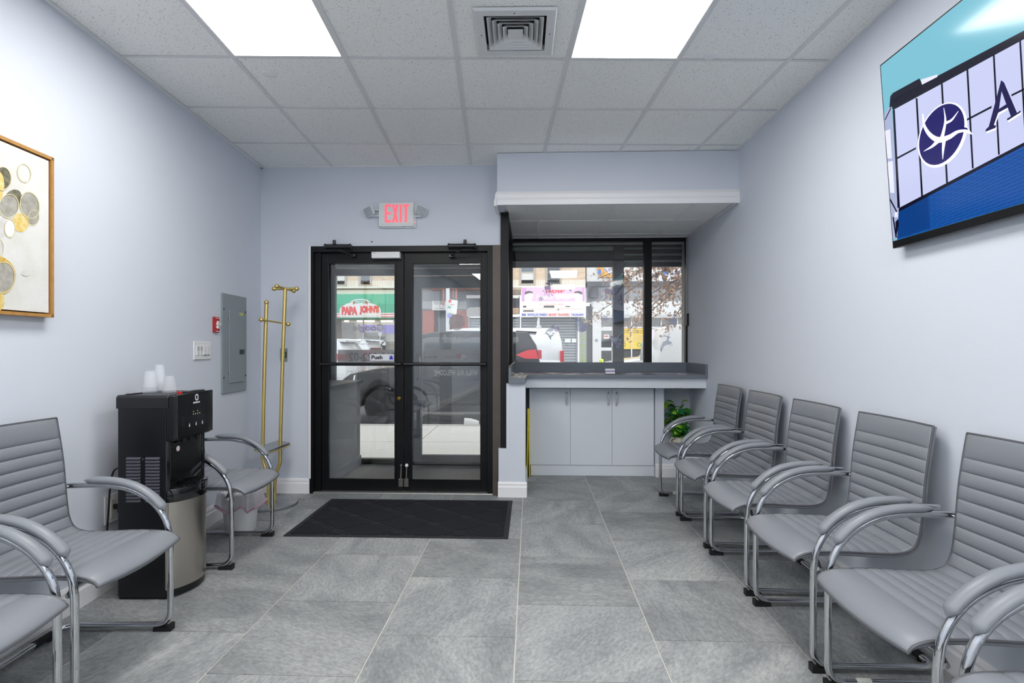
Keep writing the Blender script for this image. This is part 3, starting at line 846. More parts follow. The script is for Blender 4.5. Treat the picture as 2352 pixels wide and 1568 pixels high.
def make_chair():
    t = thing('waiting_chair', '', 'chair', (0, 0, 0), 'grey ribbed waiting room chairs')
    se = shell(0, SPLIT).build('seat', LEATHER, t); bk = shell(SPLIT, PL).build('backrest', LEATHER, t)
    ns = 60
    pe = []
    for sgn in (-1, 1):
        seq = [shell_pt(SPLIT + (PL - SPLIT) * i / ns, sgn, True) + Vector((sgn * .001, 0, 0)) for i in range(ns + 1)]
        pe.append(seq)
    topedge = [shell_pt(PL, -1 + 2 * i / 14, True) for i in range(1, 14)]
    MB().tube(pe[0] + topedge + pe[1][::-1], .0048, 6).build('piping', PIPING, bk)
    fe = []
    for sgn in (-1, 1): fe.append([shell_pt(SPLIT * (1 - i / ns), sgn, True) + Vector((sgn * .001, 0, 0)) for i in range(ns + 1)])
    fr = [shell_pt(0, -1 + 2 * i / 14, True) for i in range(1, 14)]
    MB().tube(fe[0] + fr + fe[1][::-1], .0048, 6).build('piping', PIPING, se)
    R = .0128
    arm = [(-.232, .651), (-.12, .655), (-.02, .652), (.07, .634), (.15, .592), (.205, .535), (.236, .470), (.247, .400)]
    for sgn in (-1, 1):
        x = sgn * TX
        side = smooth_path([Vector((x, a, b)) for a, b in arm], 6)
        side += [Vector((x, .248, z)) for z in (.3, .2, .12, .085)]
        side += [Vector((x, .248 - .062 + .062 * math.cos(a), .085 - .062 * math.sin(a))) for a in [math.pi / 2 * k / 7 for k in range(1, 8)]]
        side += [Vector((x, y, .023)) for y in (.10, -.05, -.17)]
        side += [Vector((x - sgn * (.05 - .05 * math.cos(a)), -.17 - .05 * math.sin(a), .023)) for a in [math.pi / 2 * k / 6 for k in range(1, 7)]]
        MB().tube(side, R, 12).build('leg', CHROME, t)
        # armrest pad rides on the curve of the tube
        pth = smooth_path([Vector((x, a, b + .021)) for a, b in [(-.135, .655), (-.05, .655), (.02, .648), (.085, .629), (.145, .594), (.19, .552), (.213, .519)]], 5)
        pth = [p + Vector((0, .010 * (i / len(pth)), 0)) for i, p in enumerate(pth)]
        m = len(pth); rad = []
        for i in range(m):
            e = min(i, m - 1 - i); f = min(1, (.18 + .35 * e) if e < 3 else 1)
            w = .0245 - .003 * (1 - i / (m - 1)); rad.append((w * f, .0165 * f))
        pad = MB().tube(pth, rad, 16, side=(1, 0, 0)).build('armrest', LEATHER, t)
        ft = MB().box(x - .016, x + .016, .18, .258, 0, .018)
        ft.box(x - .017, x + .017, .244, .258, .016, .03)
        ft.build('foot_pad', RUBBER, t, smooth=False)
        MB().tube([(x - sgn * .012, -.205, .652), (x - sgn * .04, -.205, .652)], .008, 8).build('back_bolt', CHROME, t)
        MB().tube([(x - sgn * .01, .215, .395), (x - sgn * .055, .205, .415)], .009, 8).build('seat_bolt', CHROME, t)
    MB().tube([(-TX + .05, -.22, .023), (TX - .05, -.22, .023)], R, 12).build('rear_crossbar', CHROME, t)
    for sgn in (-1, 1):
        gl = MB().tube([(sgn * (TX - .075), -.22, .023), (sgn * (TX - .16), -.22, .023)], .0165, 12)
        gl.build('crossbar_sleeve', RUBBER, t)
        MB().lathe([(.010, 0), (.010, .012)], (sgn * (TX - .085), -.22, 0), 10).build('glide', RUBBER, t)
    MB().tube([(-TX, .236, .404), (-TX + .06, .205, .412), (TX - .06, .205, .412), (TX, .236, .404)], .0105, 10).build('seat_crossbar', CHROME, t)
    MB().box(-.15, .15, -.05, .15, .424, .436).build('seat_board', RUBBER, t, smooth=False)
    return t

chair0 = make_chair()
# right row: forward = -u; back top about 8 cm off the wall. (u of front tube, v of the chair's middle)
ROW = [(4.30, 'grey ribbed armchair in the chair row next to the plant niche'),
       (3.655, 'grey ribbed armchair second in the row from the plant niche'),
       (3.01, 'grey ribbed armchair third in the row from the plant niche'),
       (2.365, 'grey ribbed armchair fourth in the row, beside the one under the television'),
       (1.725, 'grey ribbed armchair under the television with tape round its floor tube'),
       (1.10, 'grey ribbed armchair past the television corner, at the end of the row')]
first = True
chairs = []
for v, lab in ROW:
    loc = (1.385 if v > 1.3 else 1.375, v + .035 * 1.3, 0)
    loc = (1.36, v + .04, 0)
    if first:
        c = chair0; c.location = loc; c.rotation_euler = (0, 0, math.pi / 2); c['label'] = lab; first = False
    else: c = dup(chair0, loc, math.pi / 2, lab)
    chairs.append(c)
la = math.atan(-.0719)                      # left wall direction
LROW = [((-1.52, 1.52), 'grey ribbed armchair under the painting, farther from the water cooler'),
        ((-1.535, 2.135), 'grey ribbed armchair beside the black water cooler and the painting'),
        ((-1.615, 3.33), 'grey ribbed armchair between the water cooler and the coat rack')]
for (x, y), lab in LROW:
    u, v = x * CS - y * SN, x * SN + y * CS
    # x is the front tube; the chair's own centre is .248 behind it
    a = -math.pi / 2 + math.radians(2.9)
    fwd = Vector((-math.sin(a), math.cos(a)))
    chairs.append(dup(chair0, (u - fwd.x * .25, v - fwd.y * .25, 0), a, lab))
TAPE = mat('masking_tape', '#c9cbc2', rough=.8, bump=(90, .5))
for c, yy in ((chairs[0], .12), (chairs[4], .12)):
    m = MB(); m.tube([(TX, yy + .025, .023), (TX, yy, .023), (TX, yy - .028, .023)], [.0145, .017, .015], 12)
    o = m.mesh('tape', TAPE); share('tape', o, c)

# ------------------------------------------------------------------ water cooler
wc = thing('water_cooler', 'black bottleless water cooler with stainless lower door beside the wall', 'water cooler', (0, 0, 0))
GB = mat('gloss_black', '#07080a', rough=.08, coat=.5); SB = mat('satin_black', '#0c0d11', rough=.32)
W2 = .158
b = MB(); b.box(0, .245, -W2, W2, .015, .985); b.build('body', SB, wc, smooth=False, bevel=.004)
b = MB(); b.prism([(-.006, y, z) for y, z in ((-W2 - .005, .965), (W2 + .005, .965), (W2 + .005, 1.02), (W2 - .006, 1.032), (-W2 + .006, 1.032), (-W2 - .005, 1.02))], (.262, 0, 0)); b.build('top_cover', mat('cover_black', '#16181d', rough=.4), wc, smooth=False, bevel=.003)
b = MB().prism([(.245, -W2, .80), (.245, W2, .80), (.245, W2, 1.028), (.245, -W2, 1.028)], (.045, 0, 0))
b.build('head_housing', SB, wc, smooth=False, bevel=.006)
b = MB().box(.290, .304, -W2 - .001, W2 + .001, .808, 1.036); cpn = b.build('control_panel', GB, wc, smooth=False, bevel=.005)
m = MB(); lettering(m, 'avalon', (.3046, -.030, .976), (0, .060, 0), (0, 0, .013), bold=.03); m.build('lettering', WHITEPL, cpn, smooth=False)
m = MB()
lg = smooth_path([Vector((p[0], p[1])) for p in ((.010, -.012), (-.006, -.013), (-.012, -.002), (-.009, .010), (.002, .014), (.010, .008), (.012, -.012))], 5)
for q in stroke([(p[0] + .002, p[1] + 1.008) for p in lg], .0065): m.poly([(.3046, p[0], p[1]) for p in q])
m.build('logo', WHITEPL, cpn, smooth=False)
for k in range(4): MB().lathe([(.0025, 0), (.0025, .0012)], (.304, -.028 + .019 * k, .921), 8, 'x').build('indicator', WHITEPL, cpn)
for k in (0, 2): MB().lathe([(.002, 0), (.002, .0012)], (.304, -.028 + .019 * k, .935), 8, 'x').build('indicator', mat('led_green', '#9fd13a', emit=('#9fd13a', .8)), cpn)
for k in range(3):
    m = MB(); y0 = -.062 + .058 * k
    m.poly([(.3046, y0 + x, .862 + z) for x, z in ((0, .018), (.004, .004), (.0035, -.002), (0, -.004), (-.0035, -.002), (-.004, .004))]); m.build('drop_symbol', WHITEPL, cpn, smooth=False)
for k, cc_ in enumerate(('#b3141c', '#15161a', '#15161a')):
    o = MB().box(.25, .29, -.135 + .085 * k, -.065 + .085 * k, 1.03, 1.042).build('button', mat('button_' + cc_[1:], cc_, rough=.35), wc, smooth=False, bevel=.003) if k else \
        MB().box(.266, .286, -.108, -.088, 1.03, 1.046).build('button', mat('button_red', '#b3141c', rough=.35), wc, smooth=False, bevel=.004)
MB().box(.02, .05, -.13, -.05, 1.031, 1.037).build('hinge', SB, wc, smooth=False)
# dispensing recess
b = MB().box(.245, .252, -W2 + .012, W2 - .012, .555, .80); b.build('recess_panel', GB, wc, smooth=False)
for s in (-1, 1): MB().tube([(.250, s * (W2 - .008), .55), (.250, s * (W2 - .008), .80)], .010, 8).build('recess_edge', GB, wc)
for k in range(3): MB().lathe([(.016, .81), (.015, .80), (.007, .775), (.006, .775)], (.275, -.062 + .058 * k, 0), 12).build('spout', SB, wc)
MB().lathe([(.0001, .2535), (.014, .2535), (.014, .2525)], (0, -.075, .748), 18, 'x').build('sticker', mat('sticker', '#e8d9da', rough=.5), wc)
def front_arc(n=14, r=.082): return [(.245 + r * math.cos(math.pi * (k / n - .5)) ** .7 if 0 < k < n else .247, -W2 + 2 * W2 * k / n) for k in range(n + 1)]
fa = front_arc()
tr = MB().prism([(x + (.012 if 0 < i < 14 else 0), y, .487) for i, (x, y) in enumerate(fa)], (0, 0, .068)); tr.build('drip_tray', GB, wc, bevel=.003)
gr = MB()
for k in range(9): gr.box(.252, .252 + .055 * math.cos(math.pi * (k + .5 - 4.5) / 11), -.125 + .028 * k, -.117 + .028 * k, .553, .561)
gr.build('drip_grille', SB, wc, smooth=False)
MB().prism([(x, y, .045) for x, y in fa], (0, 0, .442)).build('steel_door', STEEL, wc)
MB().prism([(x - .006, y, .012) for x, y in fa], (0, 0, .033)).build('kick_plate', BLKPL, wc)
for s in (-1, 1): MB().tube([(.247, s * (W2 - .004), .05), (.247, s * (W2 - .004), .485)], .008, 8).build('door_edge', STEEL, wc)
for c0 in (.045, .142):
    for k in range(14):
        z = .715 - .0165 * k
        MB().prism([(c0, -W2, z), (c0 + .072, -W2, z), (c0 + .072, -W2 - .006, z - .007), (c0, -W2 - .006, z - .007)], (0, 0, .0045)).build('vent_slat', mat('slat_grey', '#4a4d55', rough=.4), wc, smooth=False)
MB().lathe([(.004, -.003), (.004, 0)], (.128, -W2, .71), 8, 'y').build('screw', CHROME, wc)
MB().box(.0, .24, -W2 + .01, W2 - .01, 0, .016).build('base', BLKPL, wc, smooth=False)
xw, yw = -1.99, 2.845
wc.location = (xw * CS - yw * SN, xw * SN + yw * CS, 0); wc.rotation_euler = (0, 0, YAW)
WCM = Matrix.Translation(wc.location) @ Matrix.Rotation(YAW, 4, 'Z')
m = MB().tube(smooth_path([Vector(p) for p in ((.0, -.13, .20), (-.05, -.15, .16), (-.075, -.135, .22), (-.078, -.12, .40), (-.07, -.10, .62), (-.01, -.10, .66))], 8), .0045, 8)
o = m.mesh('power_cord', BLKPL); share('power_cord', o, wc)
# cups on the cooler
CUP = film_mat('clear_cup_plastic', '#f4f6fa', .30)
def cups(px, r, n, h, lab):
    d = 2.84 if px != 367 else 2.93
    q = at(px, 900, d)
    t = thing('cup_stack', lab, 'cups', (q.x, q.y, 1.0335), 'upturned plastic cups on the water cooler')
    for k in range(n):
        z = 1.0335 + k * .009
        c = MB(); m2 = 24
        prf = [(r, z), (r * 1.03, z + .004), (r * .99, z + .006), (r * .70, z + h), (r * .62, z + h), (r * .0002, z + h - .003)]
        c.lathe(prf, (q.x, q.y, 0), m2)
        c.f = [f for f in c.f if len(f) == 4]
        c.build('cup', CUP, t)
cups(345, .034, 4, .088, 'stack of clear plastic cups with four rims on the water cooler')
cups(367, .031, 6, .10, 'tallest stack of clear plastic cups at the back of the cooler top')
cups(389, .033, 2, .078, 'shortest stack of clear plastic cups nearest the red button')

# ------------------------------------------------------------------ things on the left wall
LO, LN = Vector((uL(0), 0, 0)), Vector((1, .0719, 0)).normalized()     # point, normal into the room
LT = Vector((-.0719, 1, 0)).normalized()
def lw(px, py, out=0.0): return on_plane(px, py, LO + LN * out, LN)
def wall_box(mb, a, b, z0, z1, d0, d1):
    """a, b: wall points (z ignored); box standing d0..d1 proud of the wall"""
    a = Vector((a.x, a.y, 0)); b = Vector((b.x, b.y, 0))
    P = [a + LN * d0, b + LN * d0, b + LN * d1, a + LN * d1]
    return mb.hexa([(p.x, p.y, z0) for p in P] + [(p.x, p.y, z1) for p in P])
a, b = lw(507, 790), lw(563, 790); z1 = lw(507, 672).z; z0 = lw(507, 905).z
t = thing('breaker_panel', 'grey metal electrical breaker panel on the wall past the light switches', 'breaker panel', (a + b) / 2 * 1.0)
t.location.z = z0; ORG[t.name] = Vector(t.location)
PGREY = mat('panel_grey', '#8c979b', rough=.45, noise=(6, .3, '#84908f'))
wall_box(MB(), a, b, z0, z1, 0.0005, .012).build('cover_plate', PGREY, t, smooth=False, bevel=.003)
da, db = a.lerp(b, .24), a.lerp(b, .86)
dd = wall_box(MB(), da, db, z0 + .075, z1 - .12, .012, .019).build('panel_door', PGREY, t, smooth=False, bevel=.002)
wall_box(MB(), a.lerp(b, .66), a.lerp(b, .84), z0 + .295, z0 + .333, .019, .023).build('latch', mat('latch_dark', '#2c2f33', rough=.4), dd, smooth=False)
wall_box(MB(), a.lerp(b, .69), a.lerp(b, .80), z1 - .155, z1 - .132, .019, .0195).build('label_sticker', mat('sticker_yellow', '#cfd65a', rough=.6), dd, smooth=False)
wall_box(MB(), a.lerp(b, .62), a.lerp(b, .69), z1 - .155, z1 - .132, .019, .0195).build('label_sticker', mat('sticker_grey', '#a9abab', rough=.6), dd, smooth=False)
for zz in (z0 + .14, z1 - .20): wall_box(MB(), a.lerp(b, .22), a.lerp(b, .245), zz, zz + .028, .012, .021).build('hinge', CHROME, dd, smooth=False)
for fx, fz in ((.05, .84), (.95, .84), (.05, .16), (.95, .16)):
    p = a.lerp(b, fx) + LN * .013; p.z = z0 + (z1 - z0) * fz
    MB().ball(p, .006, 8).build('screw', BLKPL, t)

a, b = lw(487.5, 745), lw(500, 745); z1 = lw(488, 727).z; z0 = lw(488, 763).z
t = thing('fire_alarm', 'small red fire alarm pull station between the switches and breaker panel', 'fire alarm', ((a + b) / 2).xy.to_3d() + Vector((0, 0, z0)))
RED = mat('alarm_red', '#b01822', rough=.4)
wall_box(MB(), a, b, z0, z1, .0005, .016).build('case', RED, t, smooth=False, bevel=.004)
ht = wall_box(MB(), a.lerp(b, .42), a.lerp(b, .62), z0 + .03, z1 - .03, .016, .026); wall_box(ht, a.lerp(b, .3), a.lerp(b, .95), z0 + .055, z0 + .068, .016, .028)
ht.build('pull_handle', WHITEPL, t, smooth=False)
m = MB(); pm = lambda f, z: Vector((a.lerp(b, f).x, a.lerp(b, f).y, 0)) + LN * .0168 + Vector((0, 0, z))
m.poly([pm(.2, z0 + .046), pm(.8, z0 + .046), pm(.52, z0 + .022)]); m.build('arrow', WHITEPL, t, smooth=False)
m = MB(); wall_box(m, a.lerp(b, .25), a.lerp(b, .9), z1 - .011, z1 - .007, .016, .0168); wall_box(m, a.lerp(b, .25), a.lerp(b, .9), z0 + .006, z0 + .011, .016, .0168); m.build('marking', WHITEPL, t, smooth=False)

a, b = lw(443, 805), lw(482, 805); z1 = lw(443, 784).z; z0 = lw(443, 826).z
t = thing('light_switch', 'white four-gang light switch plate above the water cooler', 'light switch', ((a + b) / 2).xy.to_3d() + Vector((0, 0, z0)))
wall_box(MB(), a, b, z0, z1, .0005, .008).build('wall_plate', WHITEPL, t, smooth=False, bevel=.003)
for k in range(4):
    f0 = .14 + .19 * k
    p0, p1 = a.lerp(b, f0), a.lerp(b, f0 + .145)
    sw_ = wall_box(MB(), p0, p1, z0 + .03, z1 - .03, .008, .012 if k < 2 else .016).build('rocker', mat('rocker_white', '#dfe0e2', rough=.3), t, smooth=False, bevel=.001)
    if k < 2: wall_box(MB(), p0, p1, z1 - .062, z1 - .034, .012, .0125).build('dimmer', mat('dimmer_grey', '#bfc1c4', rough=.3), sw_, smooth=False)
    else: wall_box(MB(), p0, p1, z0 + .03, z0 + .033, .0155, .0165).build('shadow_gap', BLKPL, sw_, smooth=False)

a, b = lw(238, 1170), lw(270, 1170); z1 = lw(238, 1141).z; z0 = lw(238, 1207).z
t = thing('wall_outlet', 'white wall outlet with a black plug behind the water cooler', 'outlet', ((a + b) / 2).xy.to_3d() + Vector((0, 0, z0)))
wall_box(MB(), a, b, z0, z1, .0005, .007).build('wall_plate', WHITEPL, t, smooth=False, bevel=.003)
wall_box(MB(), a.lerp(b, .38), a.lerp(b, .72), z0 + .025, z1 - .025, .007, .011).build('socket', mat('socket_ivory', '#d8d5cc', rough=.4), t, smooth=False, bevel=.002)
pc_ = a.lerp(b, .6); 
wall_box(MB(), a.lerp(b, .48), a.lerp(b, .66), (z0 + z1) / 2 - .005, (z0 + z1) / 2 + .022, .011, .04).build('plug', BLKPL, t, smooth=False, bevel=.004)
q = pc_ + LN * .03
MB().tube(smooth_path([Vector((q.x, q.y, (z0 + z1) / 2)), Vector((q.x + .02, q.y - .005, z0 - .02)), Vector((q.x + .0, q.y + .02, z0 - .16)), Vector((q.x + .02, q.y + .06, z0 - .2))], 6), .004, 6).build('plug_cord', BLKPL, t)

# framed abstract painting
def C8(x, y): return (x / 3.136, 280 + y / 3.136)
a_far = lw(118, 700, .03); zt, zb = lw(116, 362, .03).z, lw(118, 729, .03).z
PW = .74
a_near = a_far - LT * PW
t = thing('painting', 'framed abstract painting of gold and grey circles on pale canvas', 'painting', ((a_far + a_near) / 2).xy.to_3d() + Vector((0, 0, zb)))
WOOD = mat('oak_frame', '#b98a4e', rough=.5, noise=(30, .6, '#a2743a'), stretch=(6, 1, 1))
A0 = Vector((a_near.x, a_near.y, 0)) - LN * .03; A1 = Vector((a_far.x, a_far.y, 0)) - LN * .03
fw_ = .014
fr = MB()
wall_box(fr, A0, A1, zb, zb + fw_, .002, .042); wall_box(fr, A0, A1, zt - fw_, zt, .002, .042)
wall_box(fr, A0, A0 + LT * fw_, zb, zt, .002, .042); wall_box(fr, A1 - LT * fw_, A1, zb, zt, .002, .042)
fr.build('frame', WOOD, t, smooth=False)
wall_box(MB(), A0 + LT * .02, A1 - LT * .02, zb + .02, zt - .02, .006, .034).build('canvas', mat('canvas', '#dfdfdc', rough=.8, noise=(9, .5, '#cfcdc4'), bump=(60, .2)), t, smooth=False)
wall_box(MB(), A0 + LT * .01, A1 - LT * .01, zb + .01, zt - .01, .004, .012).build('backing', mat('frame_shadow', '#2b2018', rough=.8), t, smooth=False)
def cp_(x, y, out): return lw(*C8(x, y), out)
PAINTS = {'dark': mat('paint_dark', '#5d5a48', rough=.7, noise=(60, .8, '#8a8773')), 'grey': mat('paint_grey', '#b1aea6', rough=.7, noise=(45, .7, '#8f8c80')),
          'gold': mat('paint_gold', '#d9b95c', rough=.6, noise=(50, .8, '#e8d9a0')), 'line': mat('paint_line', '#d8cfa4', rough=.6), 'ochre': mat('paint_ochre', '#c79a3a', rough=.6, noise=(70, .8, '#e0c87a')), 'pale': mat('paint_pale', '#d9d8d6', rough=.7, noise=(30, .6, '#c4c2bc')), 'white': mat('paint_white', '#ecebe7', rough=.7)}
blobs = [('dark', 20, 405, 55, 80, .0), ('dark', 90, 560, 60, 80, .6), ('gold', -30, 470, 60, 120, .1), ('pale', -60, 760, 110, 110, 0), ('grey', 65, 605, 66, 78, .1), ('grey', 215, 600, 64, 92, -.2), ('gold', 150, 725, 60, 68, 0), ('grey', 242, 690, 36, 50, .2),
         ('white', 72, 765, 38, 62, 0), ('ochre', -40, 1110, 155, 150, .2), ('pale', -20, 900, 45, 70, 0), ('grey', 20, 1120, 82, 105, .1), ('gold', -10, 1290, 42, 70, 0), ('pale', 185, 1088, 34, 22, .1),
         ('gold', -230, 640, 110, 130, .3), ('dark', -300, 880, 120, 140, .1), ('grey', -420, 520, 120, 150, -.2), ('gold', -460, 1000, 130, 120, .2), ('pale', -260, 300, 90, 110, 0), ('ochre', -640, 760, 110, 120, 0)]
for k, (c_, x, y, rx, ry, ro) in enumerate(blobs):
    m = MB(); m.poly([cp_(*p, .0343 + .00012 * k) for p in ellipse(x, y, rx, ry, ro, 26)])
    m.build('paint_patch', PAINTS[c_], t, smooth=False)
m = MB()
for x, y, rx, ry, ro, w in ((176, 368, 47, 66, -.2, 5), (215, 600, 68, 98, -.2, 6), (65, 605, 70, 84, .1, 6), (20, 408, 62, 84, 0, 6), (72, 765, 38, 64, 0, 5), (242, 690, 40, 54, .2, 4), (-10, 905, 36, 62, 0, 5), (20, 1120, 88, 112, .1, 7), (-230, 640, 118, 140, .3, 7), (-420, 520, 128, 158, -.2, 7)):
    e = ellipse(x, y, rx, ry, ro, 30); e.append(e[0])
    for q in stroke(e, w): m.poly([cp_(*p, .0370) for p in q])
m.build('ring_lines', PAINTS['line'], t, smooth=False)

# ------------------------------------------------------------------ television on the right wall
Bc = on_u(2050, 571, UR - .05); vt = Bc.y
Tc = on_v(2020, 150, vt)
UPV = (Tc - Bc).normalized(); NRM = Vector((0, -1, 0)).cross(UPV).normalized()
if NRM.x > 0: NRM = -NRM
TW, TH = 1.45, (Tc - Bc).length
t = thing('television', 'large wall television showing a building with a purple round logo', 'television', (Bc.x, vt - TW / 2, Bc.z))
def tvp(a, b, d=0.0): return Bc + Vector((0, -a, 0)) + UPV * b + NRM * d
def tvbox(a0, a1, b0, b1, d0, d1):
    return MB().hexa([tvp(a0, b0, d0), tvp(a1, b0, d0), tvp(a1, b0, d1), tvp(a0, b0, d1), tvp(a0, b1, d0), tvp(a1, b1, d0), tvp(a1, b1, d1), tvp(a0, b1, d1)])
tvbox(0, TW, 0, TH, -.03, -.001).build('case', mat('tv_black', '#08080a', rough=.3), t, smooth=False, bevel=.002)
tvbox(.15, TW - .15, .03, TH * .55, -.045, -.03).build('back_housing', BLKPL, t, smooth=False, bevel=.004)
MB().hexa([(UR - .004, vt - .9, 1.95), (UR - .004, vt - .5, 1.95), (UR - .045, vt - .5, 1.95), (UR - .045, vt - .9, 1.95), (UR - .004, vt - .9, 2.2), (UR - .004, vt - .5, 2.2), (UR - .07, vt - .5, 2.2), (UR - .07, vt - .9, 2.2)]).build('wall_mount', BLKPL, t, smooth=False)
def CT(x, y): return (1980 + x / 2.5296, y / 2.5296)
BZ = .0075
def tvflat(mb, pts, lay):
    """pts in zoomed photo coordinates laid onto the screen plane, clipped to the screen"""
    o = []
    for x, y in pts:
        p = on_plane(*CT(x, y), Bc, NRM); o.append((-(p.y - vt), (p - Bc).dot(UPV)))
    o = clip(o, [(-1, 0, -BZ), (1, 0, TW - BZ), (0, -1, -.032), (0, 1, TH - BZ)])
    if o: mb.poly([tvp(a, b, .0002 * lay) for a, b in o])
    return mb
scr = tvbox(BZ, TW - BZ, .032, TH - BZ, -.001, .0002).build('screen', screen_mat('screen_sky', '#79bdd0', 1.0), t, smooth=False)
def scr_part(name, polys, color, lay, strength=.8):
    strength *= 1.35
    m = MB()
    for p in polys: tvflat(m, p, lay)
    if m.v: m.build(name, screen_mat('screen_' + name + color[1:], color, strength), scr, smooth=False, recalc=False)
def ext(p, q, x):
    return (x, p[1] + (q[1] - p[1]) * (x - p[0]) / (q[0] - p[0]))
XE = 2600
top0, top1 = (165, 585), (941, 178); sub0, sub1 = (180, 640), (941, 228); low0, low1 = (215, 1208), (941, 828)
#scr_part('picture_sky_glow', [[(110, 400), (600, 120), (600, 440), (110, 700)]], '#86c3d2', 2, .62)
scr_part('picture_street', [[(105, 700), (170, 600), (215, 1208), (215, 1385), (180, 1385)]], '#aeb6d8', 2.5, .7)
scr_part('picture_wall', [[sub0, ext(sub0, sub1, XE), ext(low0, low1, XE), low0]], '#c3c8ea', 3, .78)
scr_part('picture_brick', [[low0, ext(low0, low1, XE), (XE, 1000), (XE, 1400), (205, 1400)]], '#1257ad', 3, .62)
m_ = []
for r in range(14):
    for k in range(34):
        f = r / 14 + .02; xx = 225 + k * 62 + (31 if r % 2 else 0)
        y0 = ext(low0, low1, xx)[1] + 30 + (180 + (xx - 200) * .20) * f
        m_.append([(xx, y0), (xx + 52, y0 - 22), (xx + 52, y0 - 18), (xx, y0 + 4)])
scr_part('picture_brick_joint', m_, '#0d4590', 5, .55)
scr_part('picture_brick_dark', [[low0, (385, 1125), (395, 1325), (205, 1385)]], '#0d4796', 4, .55)
scr_part('picture_cornice', [[top0, ext(top0, top1, XE), ext(sub0, sub1, XE), sub0], [(165, 560), (180, 540), (335, 455), (350, 490), (350, 545), (160, 625)]], '#1d1b33', 4, .5)
V_ = [((318, 570), (350, 1140)), ((465, 485), (495, 1062)), ((613, 400), (645, 978)), ((767, 320), (797, 898)), ((920, 235), (952, 815)), ((1085, 150), (1117, 730)), ((1260, 55), (1292, 640)), ((1440, -40), (1472, 545)), ((1630, -140), (1660, 445)), ((1830, -240), (1860, 340))]
scr_part('picture_mullion', [[(a[0] - 5, a[1]), (a[0] + 6, a[1]), (b[0] + 6, b[1]), (b[0] - 5, b[1])] for a, b in V_] +
         [[(180, 640), (192, 636), (222, 1205), (208, 1208)], [(203, 914), (315, 855), (315, 866), (203, 926)], [(610, 690), (755, 614), (755, 627), (610, 702)], [(870, 548), (XE, -300), (XE, -286), (870, 560)],
          [low0, ext(low0, low1, XE), (XE, ext(low0, low1, XE)[1] + 16), (low0[0], low0[1] + 22)], [(135, 690), (170, 620), (170, 632), (135, 702)], [(165, 1150), (205, 1225), (205, 1240), (165, 1168)], [(178, 1260), (186, 1260), (205, 1380), (196, 1380)], [(195, 1290), (210, 1270), (216, 1300), (200, 1380)]], '#14122c', 6, .5)
for pc0 in ([(150, 940), (180, 935), (190, 1120), (165, 1120)], [(135, 760), (165, 750), (175, 920), (150, 920)], [(190, 1235), (208, 1230), (210, 1260), (192, 1262)], [(345, 462), (440, 432), (440, 446), (350, 492)]): scr_part('picture_street_light', [pc0], '#dfe0f4', 7, .8)
disc = ellipse(466, 780, 118, 188, .42, 40)
scr_part('logo_halo', [ellipse(470, 784, 130, 200, .42, 40), [(560, 740), (610, 730), (645, 782), (600, 770)]], '#eceefc', 8, .9)
scr_part('logo_disc', [disc, [(575, 735), (612, 742), (636, 774), (600, 758)]], '#241b78', 9, .5)
fig = [([(355, 660), (365, 730), (400, 785), (450, 812), (510, 795), (560, 765), (615, 760), (645, 780)], [6, 16, 26, 34, 26, 18, 14, 3]),
       ([(478, 625), (487, 700), (475, 770), (462, 815)], [3, 12, 18, 24]), ([(563, 645), (525, 695), (488, 715)], [3, 12, 16]),
       ([(480, 810), (474, 870), (472, 925)], [22, 14, 3]), ([(450, 812), (410, 850), (362, 878)], [26, 14, 3])]
fp = []
for pth, ws in fig:
    sp = smooth_path([Vector(p) for p in pth], 6); n_ = len(sp)
    wi = [ws[min(len(ws) - 2, int(i / (n_ - 1) * (len(ws) - 1)))] for i in range(n_)]
    wi = []
    for i in range(n_):
        f = i / (n_ - 1) * (len(ws) - 1); k = min(len(ws) - 2, int(f)); wi.append(ws[k] + (ws[k + 1] - ws[k]) * (f - k))
    fp += stroke([(p[0], p[1]) for p in sp], wi)
scr_part('logo_figure', fp, '#e9ebfb', 10, .9)
A_ = [[(812, 465), (830, 480), (905, 655), (925, 640), (925, 652), (850, 700), (845, 690), (868, 675), (850, 625), (795, 655), (770, 725), (782, 730), (780, 742), (722, 765), (722, 752), (740, 735)]]
hole = [[(815, 530), (842, 605), (800, 632)]]
scr_part('letter_glow', [[(x + 4, y + 10) for x, y in A_[0]]], '#eef0fd', 8, .9)
scr_part('letter', A_, '#241f5e', 11, .5); scr_part('letter_counter', hole, '#c3c8ea', 12, .78)

# ------------------------------------------------------------------ countertop and cabinet in the alcove
VC0 = 5.03
ct = thing('countertop', 'grey quartz countertop with raised edges under the street window', 'countertop', (.8, 5.3, .966))
u_l = on_v(1168, 870, 4.5).x; u_e = on_v(1206, 870, 4.5).x
s_ = MB().prism([(u_l, 4.50, .986), (u_e, 4.50, .986), (u_e + .02, VC0, .986), (UR - .001, VC0, .986), (UR - .001, 5.66, .986), (u_l, 5.66, .986)], (0, 0, .029))
s_.build('slab', QUARTZ, ct, smooth=False)
MB().box(u_l, u_e, 4.497, 4.53, .966, .9865).build('front_edge', QUARTZ, ct, smooth=False)
MB().box(u_l + .022, UR - .025, 5.635, 5.66, 1.0151, 1.115).build('backsplash', QUARTZ, ct, smooth=False)
MB().box(UR - .024, UR - .001, VC0, 5.66, 1.0151, 1.115).build('side_splash', QUARTZ, ct, smooth=False)
MB().prism([(u_l, 4.50, 1.0151), (u_l, 5.66, 1.0151), (u_l, 5.66, 1.115), (u_l, 4.60, 1.115), (u_l, 4.50, 1.10)], (.022, 0, 0)).build('side_splash', QUARTZ, ct, smooth=False)
MB().box(u_c + .002, UR - .001, 5.08, 5.10, .888, .9855).build('apron', mat('apron_paint', '#dde2ea', rough=.55), ct, smooth=False)

